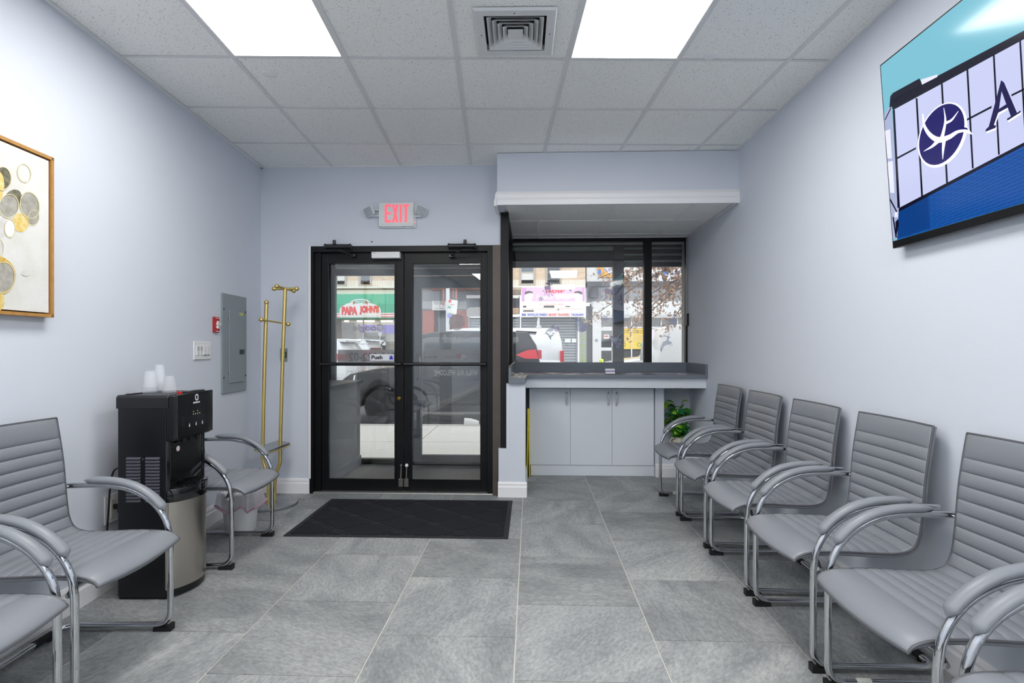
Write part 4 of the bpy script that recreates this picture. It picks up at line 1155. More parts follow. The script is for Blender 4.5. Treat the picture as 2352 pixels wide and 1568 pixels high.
VK = 5.295
def ku(px): return on_v(px, 900, VK).x
z_k = lambda py: on_v(1350, py, VK).z
cb = thing('base_cabinet', 'pale grey three-door base cabinet under the countertop', 'cabinet', ((ku(1215) + ku(1503)) / 2, VK + .2, 0))
zc1 = .866
MB().box(ku(1216), ku(1503), VK + .019, 5.61, .105, zc1).build('body', CABM, cb, smooth=False)
MB().box(ku(1219), ku(1503), VK + .012, 5.6, .001, .104).build('toe_kick', CABM, cb, smooth=False)
HND = mat('satin_nickel', '#d4d6da', rough=.38, metal=.85)
eds = [1215.5, 1310, 1406, 1502]
for k in range(3):
    a, b = ku(eds[k]) + .0015, ku(eds[k + 1]) - .0015
    d = MB().box(a, b, VK, VK + .018, .108, zc1).build('door', CABM, cb, smooth=False, bevel=.0015)
    pxh = (1301, 1397, 1415.5)[k]; uh = ku(pxh); zt_, zb_ = .866 - .035, .866 - .165
    MB().tube(smooth_path([Vector((uh, VK + .002, zt_)), Vector((uh, VK - .022, zt_ - .012)), Vector((uh, VK - .030, (zt_ + zb_) / 2)), Vector((uh, VK - .022, zb_ + .012)), Vector((uh, VK + .002, zb_))], 5), .0072, 10).build('handle', HND, d)
    for zz in (zt_, zb_): MB().lathe([(.010, -.004), (.010, .001)], (uh, VK, zz), 10, 'y').build('handle_foot', HND, d)

# folded yellow wet-floor sign in the gap
yp = on_v(1213.5, 1000, 5.25)
t = thing('wet_floor_sign', 'folded yellow caution floor sign standing in the gap beside the cabinet', 'floor sign', (yp.x, 5.26, 0))
YEL = mat('sign_yellow', '#e3cf1d', rough=.4)
for k, du in enumerate((-.012, .012)):
    MB().prism([(yp.x + du - .006, 5.23, 0), (yp.x + du - .006, 5.51, 0), (yp.x + du * .3 - .006, 5.38, .62), (yp.x + du * .3 - .006, 5.24, .62)], (.011, 0, 0)).build('panel', YEL, t, smooth=False, bevel=.002)
MB().prism([(yp.x - .011, 5.24, .60), (yp.x - .011, 5.38, .60), (yp.x - .011, 5.35, .665), (yp.x - .011, 5.27, .665)], (.022, 0, 0)).build('handle', YEL, t, smooth=False, bevel=.004)

# business cards spread on the counter, card holder, glasses
CARD = [mat('card_lilac', '#c9c3d6', rough=.45), mat('card_white', '#e2e1e8', rough=.45), mat('card_purple', '#5c4a78', rough=.45), mat('card_dark', '#3c3648', rough=.45), mat('card_pink', '#a58a9a', rough=.45)]
rc = random.Random(3)
cm = MB().box(-.044, .044, -.0255, .0255, 0, .0008).mesh('card', None, smooth=False)
cmesh = {}
for c_ in CARD:
    me = cm.copy(); me.materials.clear(); me.materials.append(c_); cmesh[c_.name] = me
n = 0
for r, vv in enumerate((5.13, 5.20, 5.27, 5.34)):
    for k in range(14):
        u = -.09 + .118 * k + rc.uniform(-.02, .02) + (.05 if r % 2 else 0)
        if u > 1.52 or (abs(u - .995) < .08 and r == 0): continue
        c_ = rc.choice(CARD)
        o = share('business_card', cmesh[c_.name], None, (u, vv + rc.uniform(-.012, .012), 1.0155 + .0011 * (n % 4)), (0, 0, rc.uniform(-.5, .5)))
        tag(o, 'small %s business card in the spread on the grey countertop' % {'card_lilac': 'lilac', 'card_white': 'white', 'card_purple': 'purple', 'card_dark': 'dark', 'card_pink': 'dusky pink'}[c_.name], 'card', 'business cards on the countertop')
        n += 1
q = on_v(1401, 850, 5.13)
t = thing('card_holder', 'clear card holder with white and purple cards upright on the countertop', 'card holder', (q.x, 5.13, 1.016))
MB().prism([(q.x - .05, 5.10, 1.016), (q.x - .05, 5.17, 1.016), (q.x - .05, 5.165, 1.020), (q.x - .05, 5.125, 1.020), (q.x - .05, 5.145, 1.055), (q.x - .05, 5.140, 1.055), (q.x - .05, 5.118, 1.020), (q.x - .05, 5.10, 1.020)], (.10, 0, 0)).build('stand', glass_mat('clear_acrylic', '#f4f6fa', .05), t, smooth=False)
for k in range(3):
    MB().prism([(q.x - .0445, 5.116 - .002 * k, 1.0205), (q.x + .0445, 5.116 - .002 * k, 1.0205), (q.x + .0445, 5.136 - .002 * k, 1.069), (q.x - .0445, 5.136 - .002 * k, 1.069)], (0, .0012, 0)).build('card', CARD[1], t, smooth=False)
m = MB()
for f0, f1 in ((.42, .62),):
    m.poly([(q.x - .044, 5.1113 + .02 * f, 1.0205 + .0485 * f) for f in (f0,)] + [(q.x + .044, 5.1113 + .02 * f0, 1.0205 + .0485 * f0), (q.x + .044, 5.1113 + .02 * f1, 1.0205 + .0485 * f1), (q.x - .044, 5.1113 + .02 * f1, 1.0205 + .0485 * f1)])
m.build('purple_band', mat('band_purple', '#6a59a0', rough=.5), t, smooth=False)
q = on_z(1186, 866, 1.02)
t = thing('eyeglasses', 'black and white patterned eyeglasses lying at the countertop corner', 'eyeglasses', (q.x, q.y, 1.016))
GLB = mat('glasses_pattern', '#15151a', rough=.3, noise=(90, 1, '#d8d6d2'))
for k in (-1, 1):
    c0 = Vector((q.x + k * .033, q.y, 1.0385))
    ring = [c0 + Vector((.026 * math.cos(a), .006 * math.sin(a), .017 * math.sin(a))) for a in [2 * math.pi * i / 20 for i in range(20)]]
    MB().tube(ring, .0028, 6, closed=True).build('rim', GLB, t)
    MB().tube([(c0.x + k * .026, c0.y, 1.040), (c0.x + k * .028, c0.y + .06, 1.040), (c0.x + k * .024, c0.y + .13, 1.026)], .003, 6).build('temple', GLB, t)
MB().tube([(q.x - .009, q.y, 1.040), (q.x, q.y - .003, 1.043), (q.x + .009, q.y, 1.040)], .0025, 6).build('bridge', GLB, t)

# conduit and sensor box by the window
q = on_v(1578, 640, VWIN - .02)
t = thing('window_sensor', 'black sensor box on a thin grey conduit beside the street window', 'sensor', (q.x, VWIN - .02, on_v(1578, 748, VWIN - .02).z))
zb_ = on_v(1578, 748, VWIN - .02).z; zt_ = on_v(1578, 720, VWIN - .02).z
MB().tube([(q.x, VWIN - .014, zt_), (q.x, VWIN - .014, ZA - .002)], .007, 8).build('conduit', mat('conduit_grey', '#9a9ea4', rough=.4), t)
MB().box(q.x - .012, q.x + .03, VWIN - .05, VWIN - .006, zb_, zt_).build('box', BLKPL, t, smooth=False, bevel=.004)

# ------------------------------------------------------------------ plant in the niche
rp = random.Random(11)
zf = .275
pq = on_v(1560, 1000, 5.44)
t = thing('potted_plant', 'leafy green artificial plant in a cream jug inside the niche', 'plant', (pq.x, 5.44, zf))
CREAM = mat('cream_ceramic', '#d9d3c4', rough=.35)
zr = on_v(1560, 1003, 5.44).z
hj = zr - zf
jug = MB().lathe([(.0001, 0), (.052, 0), (.06, .01), (.072, hj * .35), (.068, hj * .6), (.045, hj * .8), (.043, hj * .9), (.056, hj), (.052, hj), (.040, hj * .9), (.0001, hj * .88)], (pq.x, 5.44, zf + .001), 28)
jg = jug.build('jug', CREAM, t)
MB().tube(smooth_path([Vector((pq.x - .055, 5.43, zr - .01)), Vector((pq.x - .085, 5.42, zr - .015)), Vector((pq.x - .095, 5.42, zr - .05)), Vector((pq.x - .07, 5.43, zr - .10))], 6), .007, 8).build('handle', CREAM, jg)
LEAVES = [mat('leaf_lime', '#9ccf3e', rough=.4, noise=(40, .4, '#7db52c')), mat('leaf_green', '#579a30', rough=.4, noise=(40, .4, '#3f7f22')), mat('leaf_dark', '#1f6a40', rough=.35, noise=(30, .4, '#1f6338')), mat('leaf_mid', '#3d8034', rough=.4)]
STEM = mat('stem_brown', '#4a3a1c', rough=.7)
def leaf_mesh():
    m = MB(); n = 8; prof_ = []
    for i in range(n + 1):
        f = i / n; w = .5 * math.sin(math.pi * f ** .8) ** .8 * .82
        prof_.append([Vector((-w, f, .10 * w * w * 4 - .18 * f * f)), Vector((0, f, -.18 * f * f - .03)), Vector((w, f, .10 * w * w * 4 - .18 * f * f))])
    vs = [p for r in prof_ for p in r]
    return m.add(vs, [(i * 3 + j, i * 3 + j + 1, i * 3 + j + 4, i * 3 + j + 3) for i in range(n) for j in range(2)])
LM = leaf_mesh(); lmesh = []
for L_ in LEAVES:
    lmesh.append(LM.mesh('leaf', L_, recalc=False))
mouth = Vector((pq.x, 5.44, zr - .03))
for k in range(24):
    ang = k * 2.399; rr = .03 + .115 * rp.random()
    ztop = zr + .10 + .28 * rp.random()
    end = Vector((pq.x - .012 + rr * math.cos(ang), 5.42 + rr * math.sin(ang) * .75, ztop))
    pth = smooth_path([mouth + Vector((.02 * math.cos(ang), .02 * math.sin(ang), 0)), mouth.lerp(end, .5) + Vector((0, 0, .03)), end], 5)
    MB().tube(pth, .0022, 5).build('stem', STEM, t)
    for s in range(7):
        f = .28 + .72 * s / 6
        i = f * (len(pth) - 1); p = pth[int(i)].lerp(pth[min(len(pth) - 1, int(i) + 1)], i % 1)
        lm = lmesh[rp.choice([0, 0, 1, 1, 2, 2, 3])]
        sc_ = rp.uniform(.062, .098)
        yaw = rp.uniform(-1.9, 1.9) + math.pi if rp.random() < .72 else rp.uniform(0, 6.28)
        tip = p + Vector((-math.sin(yaw), math.cos(yaw), 0)) * sc_
        if tip.y > 5.58 or tip.x > UR - .05 or tip.x < un1 + .0 and tip.y > VN: yaw += math.pi * .8
        o = share('leaf', lm, t, p - ORG[t.name], (rp.uniform(-.9, .5), rp.uniform(-.6, .6), yaw)); o.scale = (sc_ * 1.05, sc_, sc_)

# ------------------------------------------------------------------ coat rack
dR = 4.295
cbase = on_z(624, 1159, 0)
t = thing('coat_rack', 'gold two-pole coat rack with round dark marble base in the corner', 'coat rack', (cbase.x, cbase.y, 0))
MARB = mat('dark_marble', '#50545a', rough=.15, noise=(5, .7, '#82868c'), coat=.4)
MB().lathe([(.0001, 0), (.196, 0), (.20, .004), (.20, .016), (.197, .020), (.0001, .020)], (cbase.x, cbase.y, 0), 48).build('base', MARB, t)
def rk(px, py, dd=0.0): return at(px, py, dR + dd)
pl = smooth_path([rk(616, 1159, -.03), rk(616, 1110, -.03), rk(609, 1075, -.03), rk(603.5, 1055, -.03), rk(603.5, 1020, -.03), rk(607, 860, -.03), rk(612, 698, -.03)], 6)
pl[0].z = .019
pr = smooth_path([rk(630.5, 1150, .07), rk(631, 1110, .07), rk(636, 1082, .07), rk(643, 1062, .07), rk(643.5, 1030, .07), rk(648.5, 850, .07), rk(655, 664, .07)], 6)
pr[0].z = .019
for P in (pl, pr): MB().tube(P, .0145, 14).build('pole', BRASS, t)
MB().ball(rk(612, 694, -.03), .018, 14).build('knob', BRASS, t)
pt = rk(655, 663, .07)
def bar(a, b, r=.009):
    o = MB().tube([a, b], r, 10).build('hook_bar', BRASS, t)
    for q in (a, b): MB().ball(q, .0185, 14).build('knob', BRASS, o)
bar(pt + Vector((-.092, 0, .0)), pt + Vector((.095, 0, .0)), .011)
bar(pt + Vector((-.03, -.08, .012)), pt + Vector((.03, .09, -.008)), .009)
bar(rk(600, 734, -.09), rk(662, 744, .12), .007)
# marble shelf with a gold rim
zs = .455
sh = [rk(585, 1036, -.02), rk(604, 1044, -.10), rk(666, 1024, .06), rk(652, 1017, .16)]
pts = [(p.x, p.y, zs) for p in [on_z(584, 1033, zs), on_z(614, 1041, zs), on_z(666, 1021, zs), on_z(640, 1015, zs)]]
shf = MB().prism(pts, (0, 0, .018)).build('shelf', MARB, t, smooth=False)
MB().tube([(x, y, zs - .004) for x, y, z in pts], .006, 8, closed=True).build('shelf_rim', BRASS, shf)

# ------------------------------------------------------------------ waste bin behind the chair
q = on_z(535, 1231, 0)
wb = Vector((q.x - .015, q.y + .12, 0))
t = thing('waste_bin', 'small white waste bin with a clear bag behind the chair by the coat rack', 'waste bin', wb)
MB().lathe([(.0001, 0), (.095, 0), (.098, .004), (.12, .26), (.124, .262), (.124, .27), (.116, .27), (.094, .01), (.0001, .008)], wb, 30).build('bucket', WHITEPL, t)
bagm = film_mat('bin_bag', '#f0ecf0', .45)
rb = random.Random(5)
def bag(u, w):
    a = 2 * math.pi * u; wob = .012 * math.sin(5 * a + 1) + .008 * math.sin(11 * a)
    r = [.114, .125, .132 + wob, .136 + wob * 1.6, .14 + wob * 2][int(w * 4)]
    z = [.25, .283, .275, .22, .165 + wob * 2][int(w * 4)]
    return wb + Vector((r * math.cos(a), r * math.sin(a), z))
MB().grid(bag, 48, 4).build('liner_bag', bagm, t)
ds = [bag(i / 48, 1.0) + Vector((0, 0, .01)) for i in range(48)]
MB().tube(ds, .006, 5, closed=True).build('drawstring', mat('drawstring_pink', '#d9a9c0', rough=.5), t)

# ------------------------------------------------------------------ entrance mat
c = [on_z(757, 1145, .0), on_z(1177, 1152, .0), on_z(1167, 1240, .0), on_z(660, 1230, .0)]
mu0, mu1 = (c[0].x + c[3].x) / 2, (c[1].x + c[2].x) / 2; mv0, mv1 = (c[2].y + c[3].y) / 2, (c[0].y + c[1].y) / 2
t = thing('entrance_mat', 'black ribbed doormat with diamond pattern before the entrance doors', 'doormat', ((mu0 + mu1) / 2, (mv0 + mv1) / 2, 0))
MATB = mat('mat_rubber', '#191a1e', rough=.7); MATP = mat('mat_pile', '#2a2b30', rough=.95, spec=.1, noise=(420, .8, '#46474d'), bump=(500, 1.0))
MB().box(mu0, mu1, mv0, mv1, .0005, .006).build('rubber_base', MATB, t, smooth=False, bevel=.002)
# pile diamonds proud of the base, leaving the double-line grooves
ins = .035
lim = [(-1, 0, -(mu0 + ins)), (1, 0, mu1 - ins), (0, -1, -(mv0 + ins)), (0, 1, mv1 - ins)]
sp = .30; ca, sa = math.cos(math.radians(38)), math.sin(math.radians(38))
mc = Vector(((mu0 + mu1) / 2, (mv0 + mv1) / 2))
A = Vector((ca, sa)); B = Vector((ca, -sa))
for i in range(-8, 9):
    for j in range(-8, 9):
        for (f0, f1), (g0, g1) in (((.09, .91), (.09, .91)),):
            q = [mc + A * sp * (i + x) * .9 + B * sp * (j + y) * .9 for x, y in ((f0, g0), (f1, g0), (f1, g1), (f0, g1))]
            q = clip([(p.x, p.y) for p in q], lim)
            if q: slab(q, .006, .010).build('pile_diamond', MATP, t, smooth=False)
        for dx, dy in (((-.02, .02), (.09, .91)), ((.09, .91), (-.02, .02)), ((-.02, .02), (-.02, .02))):
            q = [mc + A * sp * (i + x) * .9 + B * sp * (j + y) * .9 for x, y in ((dx[0], dy[0]), (dx[1], dy[0]), (dx[1], dy[1]), (dx[0], dy[1]))]
            q = clip([(p.x, p.y) for p in q], lim)
            if q: slab(q, .006, .0088).build('pile_strip', MATP, t, smooth=False)

# ------------------------------------------------------------------ exit sign with emergency heads
ve = VF - .045
a, b = on_v(869.5, 464.5, ve), on_v(950.5, 519.5, ve)
t = thing('exit_sign', 'white EXIT sign with red letters and two emergency lamp heads', 'exit sign', ((a.x + b.x) / 2, VF - .02, b.z))
EXW = mat('exit_white', '#dfe3e4', rough=.4)
MB().box(a.x, b.x, ve, VF - .012, b.z, a.z).build('housing', EXW, t, smooth=False, bevel=.006)
MB().box(a.x + .012, b.x + .012, VF - .025, VF - .0005, b.z - .008, a.z - .01).build('back_plate', EXW, t, smooth=False, bevel=.004)
MB().box(a.x + .004, b.x - .004, ve - .001, ve, b.z + .018, b.z + .0195).build('seam', mat('seam_grey', '#b9bdc0', rough=.5), t, smooth=False)
w, h = b.x - a.x, a.z - b.z
REDL = mat('exit_red', '#ee6474', rough=.5, emit=('#ff6a78', .62))
def stroke_letters(mb, s, x0, z0, W, H, v):
    """sans condensed capitals E X I T as plain strokes"""
    x = x0; adv = {'E': .26, 'X': .28, 'I': .11, 'T': .25}; gap = .035; tot = sum(adv[c] for c in s) + gap * (len(s) - 1)
    k = W / tot
    for c in s:
        cw = adv[c] * k; tkn = .105 * k
        R = lambda xa, xb, za, zb: mb.poly([(x + xa, v, z0 + za * H), (x + xb, v, z0 + za * H), (x + xb, v, z0 + zb * H), (x + xa, v, z0 + zb * H)])
        if c == 'E': R(0, tkn, 0, 1); R(tkn, cw, 0, .13); R(tkn, cw, .44, .57); R(tkn, cw, .87, 1)
        if c == 'I': R(0, tkn, 0, 1)
        if c == 'T': R(0, cw, .87, 1); R(cw / 2 - tkn / 2, cw / 2 + tkn / 2, 0, .87)
        if c == 'X':
            mb.poly([(x, v, z0), (x + tkn, v, z0), (x + cw, v, z0 + H), (x + cw - tkn, v, z0 + H)])
            mb.poly([(x + cw - tkn, v - .0002, z0), (x + cw, v - .0002, z0), (x + tkn, v - .0002, z0 + H), (x, v - .0002, z0 + H)])
        x += cw + gap * k
m = MB(); stroke_letters(m, 'EXIT', a.x + w * .175, b.z + h * .165, w * .69, h * .745, ve - .0012); m.build('lettering', REDL, t, smooth=False, recalc=False)
MB().ball((b.x + .004, VF - .04, b.z + .035), .003, 8).build('indicator', mat('led_red', '#ff3030', emit=('#ff3030', 3)), t)
for s, pcx, pcy, tilt in ((-1, 846, 486.5, .18), (1, 967, 484, -.22)):
    cpos = on_v(pcx, pcy, VF - .075)
    M = Matrix.Translation(cpos) @ Matrix.Rotation(s * .55, 4, 'Z') @ Matrix.Rotation(-tilt * 1.2, 4, 'Y') @ Matrix.Rotation(.35, 4, 'X')
    hd = MB().prism([(-.05, 0, -.036), (.05, 0, -.036), (.05, 0, .042), (-.05, 0, .042)], (0, .014, 0)).xf(M).build('lamp_head', EXW, t, smooth=False, bevel=.006)
    MB().prism([(-.04, .014, -.028), (.04, .014, -.028), (.04, .014, .033), (-.04, .014, .033)], (0, .022, 0)).xf(M).build('lamp_back', EXW, hd, smooth=False, bevel=.006)
    for r in range(4):
        for k in range(4):
            MB().box(-.043 + .0225 * k, -.025 + .0225 * k, -.004, .001, -.030 + .0175 * r, -.017 + .0175 * r).xf(M).build('lens', mat('lens_grey', '#b4bac1', rough=.2, metal=.2), hd, smooth=False)
    ex = a.x if s < 0 else b.x
    for dz in ((-.03, .035) if s < 0 else (-.045,)):
        MB().tube([(ex, VF - .03, cpos.z + dz * .8), (cpos.x + (-s) * .01, VF - .045, cpos.z + dz * .8)], .007, 8).build('arm', EXW, t)

# green-lit request-to-exit button
a, b = on_v(644, 800, VF), on_v(660.5, 830, VF)
t = thing('exit_button', 'grey wall button plate with a green lit square behind the coat rack', 'exit button', ((a.x + b.x) / 2, VF, b.z))
MB().box(a.x, b.x, VF - .006, VF - .0005, b.z, a.z).build('plate', mat('plate_steel', '#a7a9ab', rough=.35, metal=.7), t, smooth=False, bevel=.001)
MB().box(a.x + .012, b.x - .008, VF - .014, VF - .006, b.z + .035, b.z + .085).build('bezel', BLKPL, t, smooth=False)
MB().box(a.x + .017, b.x - .016, VF - .0155, VF - .0135, b.z + .042, b.z + .08).build('button', mat('green_glow', '#1f9a5a', emit=('#2fd07a', .7)), t, smooth=False)

# ------------------------------------------------------------------ winter clings on the street window
CLING = {'purple': film_mat('cling_purple', '#c3b8f2', .8), 'blue': film_mat('cling_blue', '#d8e2ff', .66), 'lilac': film_mat('cling_lilac', '#dacffb', .66), 'teal': film_mat('cling_teal', '#aed2e8', .74), 'pale': film_mat('cling_pale', '#f0f3ff', .55)}
vcg = VWIN + .0235
def C9(x, y): return (1160 + x / 5.345, 590 + y / 5.345)
def cling_pts(mb, pts, lay=0): mb.poly([on_v(*C9(x, y), vcg - .0004 * lay) for x, y in pts])
def cling(name, label, cat, layers, group):
    allp = [p for _, polys in layers for poly in polys for p in poly]
    cx = sum(p[0] for p in allp) / len(allp); cy = max(p[1] for p in allp)
    q = on_v(*C9(cx, cy), vcg)
    t = thing(name, label, cat, q, group)
    for k, (c_, polys) in enumerate(layers):
        if k and len(polys) <= 4:
            for i, p in enumerate(polys):
                m = MB(); cling_pts(m, p, k + i * .02); m.build('detail', CLING[c_], t, smooth=False, recalc=False)
            continue
        m = MB()
        for i, p in enumerate(polys): cling_pts(m, p, k + i * .02)
        m.build('silhouette' if k == 0 else 'detail', CLING[c_], t, smooth=False, recalc=False)
def limbs(lst):
    o = []
    for pts, w in lst: o += stroke([Vector(p) for p in pts], w)
    return [[(p[0], p[1]) for p in q] for q in o]
GW = 'animal and flower window clings'
cling('window_cling', 'purple fawn window cling over the pink awning sign', 'window cling', [('purple', [[(484, 372), (490, 352), (500, 360), (530, 350), (555, 358), (562, 385), (545, 402), (500, 400), (486, 392)], [(540, 360), (558, 362), (552, 325), (545, 318), (530, 322)], [(500, 318), (520, 312), (545, 315), (556, 335), (540, 345), (518, 340), (498, 330)], [(522, 315), (528, 290), (540, 316)]] +
      limbs([([(495, 395), (492, 430), (490, 470)], 7), ([(505, 398), (512, 440), (524, 478)], 7), ([(540, 398), (540, 450), (543, 500)], 7), ([(552, 392), (565, 440), (583, 480)], 7)]))], GW)
cling('window_cling', 'lilac standing reindeer window cling on the dark street post', 'window cling', [('lilac', [[(1215, 400), (1240, 385), (1290, 395), (1340, 405), (1352, 430), (1330, 455), (1270, 460), (1230, 450)], [(1330, 400), (1360, 410), (1385, 370), (1365, 358)], [(1352, 350), (1385, 345), (1402, 360), (1385, 378), (1355, 372)]] +
      limbs([([(1232, 440), (1240, 490), (1232, 525)], 11), ([(1255, 450), (1248, 480), (1260, 515)], 9), ([(1310, 450), (1300, 490), (1298, 530)], 11), ([(1335, 445), (1345, 480), (1335, 505)], 9), ([(1220, 405), (1205, 440)], 8)])),
      ('purple', limbs([([(1372, 350), (1345, 322), (1330, 335)], 5), ([(1385, 348), (1400, 335)], 5), ([(1352, 440), (1372, 400), (1378, 375)], 12)]))], GW)
cling('window_cling', 'blue and purple leaping reindeer window cling before the white van', 'window cling', [('blue', [[(1925, 1065), (1945, 1040), (1985, 1020), (2025, 1030), (2050, 1050), (2030, 1070), (1990, 1078), (1950, 1095)], [(1985, 1025), (2005, 1040), (2015, 990), (1990, 985)], [(1980, 968), (2010, 970), (2032, 985), (2018, 998), (1990, 992)]] + limbs([([(2035, 1055), (2052, 1075), (2045, 1098)], 9), ([(2015, 1065), (2030, 1085), (2020, 1098)], 8)])),
      ('purple', limbs([([(1935, 1075), (1915, 1110), (1920, 1160)], 12), ([(1950, 1085), (1935, 1120), (1905, 1150)], 10), ([(1990, 975), (1960, 965), (1940, 945)], 5), ([(1985, 972), (1955, 975), (1920, 965)], 5), ([(1960, 966), (1962, 945)], 4), ([(2005, 970), (2015, 950), (2030, 940)], 5)]))], GW)
cling('window_cling', 'pale blue reindeer head window cling with antlers and poinsettia', 'window cling', [('blue', [ellipse(2065, 795, 40, 38, .3), ellipse(2010, 805, 26, 24), ellipse(2085, 832, 24, 20), [(2050, 765), (2090, 760), (2105, 785), (2060, 800)]]), ('lilac', limbs([([(2085, 765), (2110, 740), (2120, 705)], 7), ([(2098, 752), (2135, 735)], 6), ([(2065, 765), (2062, 735), (2075, 702)], 7), ([(2063, 740), (2045, 725)], 5), ([(2110, 740), (2100, 710)], 5)]))], GW)
cling('window_cling', 'blue cardinal window cling on a holly sprig over the white van', 'window cling', [('blue', [[(505, 905), (530, 880), (570, 865), (590, 815), (608, 850), (606, 885), (580, 915), (540, 918)], [(510, 905), (525, 915), (470, 962)]]), ('lilac', [ellipse(632, 895, 32, 24, .4), ellipse(650, 870, 18, 12)]), ('teal', limbs([([(540, 915), (560, 945), (555, 1005)], 5)]) + [ellipse(520, 945, 22, 10, .5), ellipse(575, 965, 24, 10, -.6), ellipse(545, 975, 26, 11, 1.2), ellipse(590, 935, 14, 8), ellipse(560, 1000, 8, 14)])], GW)
cling('window_cling', 'pale blue snowman window cling with hat beside the steel shutters', 'window cling', [('blue', [ellipse(938, 870, 68, 52, .1), ellipse(915, 805, 52, 44), ellipse(890, 765, 36, 28, .3)]), ('lilac', [ellipse(985, 835, 40, 26, -.5), ellipse(960, 890, 40, 26), ellipse(870, 760, 18, 14)]), ('pale', [ellipse(905, 770, 16, 14), ellipse(930, 830, 22, 18), ellipse(1010, 820, 20, 12)]), ('teal', [[(950, 760), (990, 770), (985, 782), (945, 770)], [(865, 745), (880, 738), (885, 750)]])], GW)
cling('window_cling', 'blue and violet bird window cling on berries across the street post', 'window cling', [('blue', [[(1290, 1000), (1310, 975), (1350, 985), (1385, 985), (1400, 1005), (1370, 1050), (1320, 1050), (1300, 1025)], [(1380, 995), (1440, 935), (1425, 920), (1370, 985)], ellipse(1415, 1020, 20, 12), ellipse(1405, 1060, 16, 22)]), ('purple', [[(1300, 1035), (1255, 1030), (1270, 1040), (1330, 1055)], ellipse(1315, 978, 24, 10, .2), ellipse(1380, 1075, 14, 22, .3), ellipse(1360, 1060, 18, 8, .6)]), ('teal', [ellipse(1443, 918, 20, 20), ellipse(1383, 1105, 18, 20)]), ('pale', [ellipse(1345, 1015, 20, 14), ellipse(1385, 1100, 7, 9)])], GW)
def flake(x, y, r, c_, label):
    polys = []
    for k in range(6):
        a = math.pi / 3 * k + .2; d = Vector((math.cos(a), math.sin(a))); nn = Vector((-d.y, d.x)); c0 = Vector((x, y))
        polys += limbs([([c0, c0 + d * r], r * .16), ([c0 + d * r * .55 + nn * r * .28, c0 + d * r * .42, c0 + d * r * .55 - nn * r * .28], r * .12), ([c0 + d * r * .95 + nn * r * .2, c0 + d * r * .72, c0 + d * r * .95 - nn * r * .2], r * .1)])
    polys.append(ellipse(x, y, r * .25, r * .25, 0, 6))
    cling('snowflake_cling', label, 'window cling', [(c_, polys)], 'snowflake clings on the street window')
for x, y, r, c_, lab in ((803, 407, 20, 'purple', 'small purple snowflake cling in the corner of the pink awning sign'), (441, 513, 32, 'teal', 'teal snowflake cling over the script lettering of the awning'), (652, 645, 20, 'purple', 'small purple snowflake cling below the bill payment row'), (468, 415, 17, 'pale', 'pale snowflake cling beside the purple fawn'), (1185, 325, 34, 'pale', 'pale snowflake cling near the orange street sign'), (1228, 755, 46, 'blue', 'large blue snowflake cling left of the dark street post'), (1168, 466, 17, 'pale', 'small pale snowflake cling before the dark sign box'), (1325, 497, 16, 'teal', 'tiny teal snowflake cling under the standing reindeer'), (1122, 1025, 26, 'teal', 'teal snowflake cling left of the white shop door'), (1441, 600, 17, 'teal', 'small teal snowflake cling alone on the dark post'), (2127, 310, 44, 'pale', 'large pale snowflake cling among the brown leaves'),
                         (495, 845, 16, 'pale', 'faint small snowflake cling beside the cardinal'), (372, 730, 15, 'pale', 'faint snowflake cling at the foot of the awning sign'), (803, 745, 17, 'pale', 'faint snowflake cling left of the snowman'), (310, 995, 26, 'pale', 'pale snowflake cling over the black car roof'), (612, 940, 14, 'pale', 'tiny pale snowflake cling right of the holly sprig'), (755, 1078, 20, 'pale', 'faint snowflake cling on the shutter notices')):
    flake(x, y, r, c_, lab)

# ------------------------------------------------------------------ the street
SWZ, STZ = -.10, -.255                     # sidewalk and roadway level
VCURB, VFAR, VB = 9.45, 18.6, 21.6         # near kerb, far kerb, facades across the street
CONC = mat('sidewalk_concrete', '#b9b6b0', rough=.9, noise=(40, .6, '#a5a29c'), bump=(120, .2))
ASPH = mat('asphalt', '#4f5053', rough=.9, noise=(60, .6, '#5f6063'))
sw_ = MB().box(-16, 16, 5.96, VCURB, STZ - .1, SWZ - .012).build('sidewalk', mat('sidewalk_joint', '#7f7c77', rough=.9), smooth=False)
struct(sw_, 'pale concrete sidewalk outside the entrance')
us_ = [-16, -12.5, -9.5, -6.5, -4.9, -3.3, -1.62, .05, 1.7, 3.3, 4.9, 6.5, 9.5, 12.5, 16]
for a, b in zip(us_[:-1], us_[1:]):
    for c0, d0 in ((5.97, 7.7), (7.7, 9.25)):
        sk = 0
        slab([(a + .006, c0 + .006), (b - .006, c0 + .006), (b - .006, d0 - .006), (a + .006, d0 - .006)], SWZ - .012, SWZ).build('paving_slab', CONC, sw_, smooth=False)
MB().box(-16, 16, 9.25, VCURB, STZ, SWZ).build('kerb', mat('kerb_stone', '#9a9893', rough=.9), sw_, smooth=False)
struct(MB().box(-20, 20, VCURB, VFAR, STZ - .1, STZ).build('street', ASPH, smooth=False), 'asphalt roadway outside')
struct(MB().box(-20, 20, VFAR, VB + 1, STZ - .1, SWZ).build('sidewalk', CONC, smooth=False), 'far sidewalk across the street')
struct(MB().box(-2.3, u_b, 5.83, 5.97, STZ - .1, -.02).build('doorstep', CONC, smooth=False), 'concrete step at the outer door')

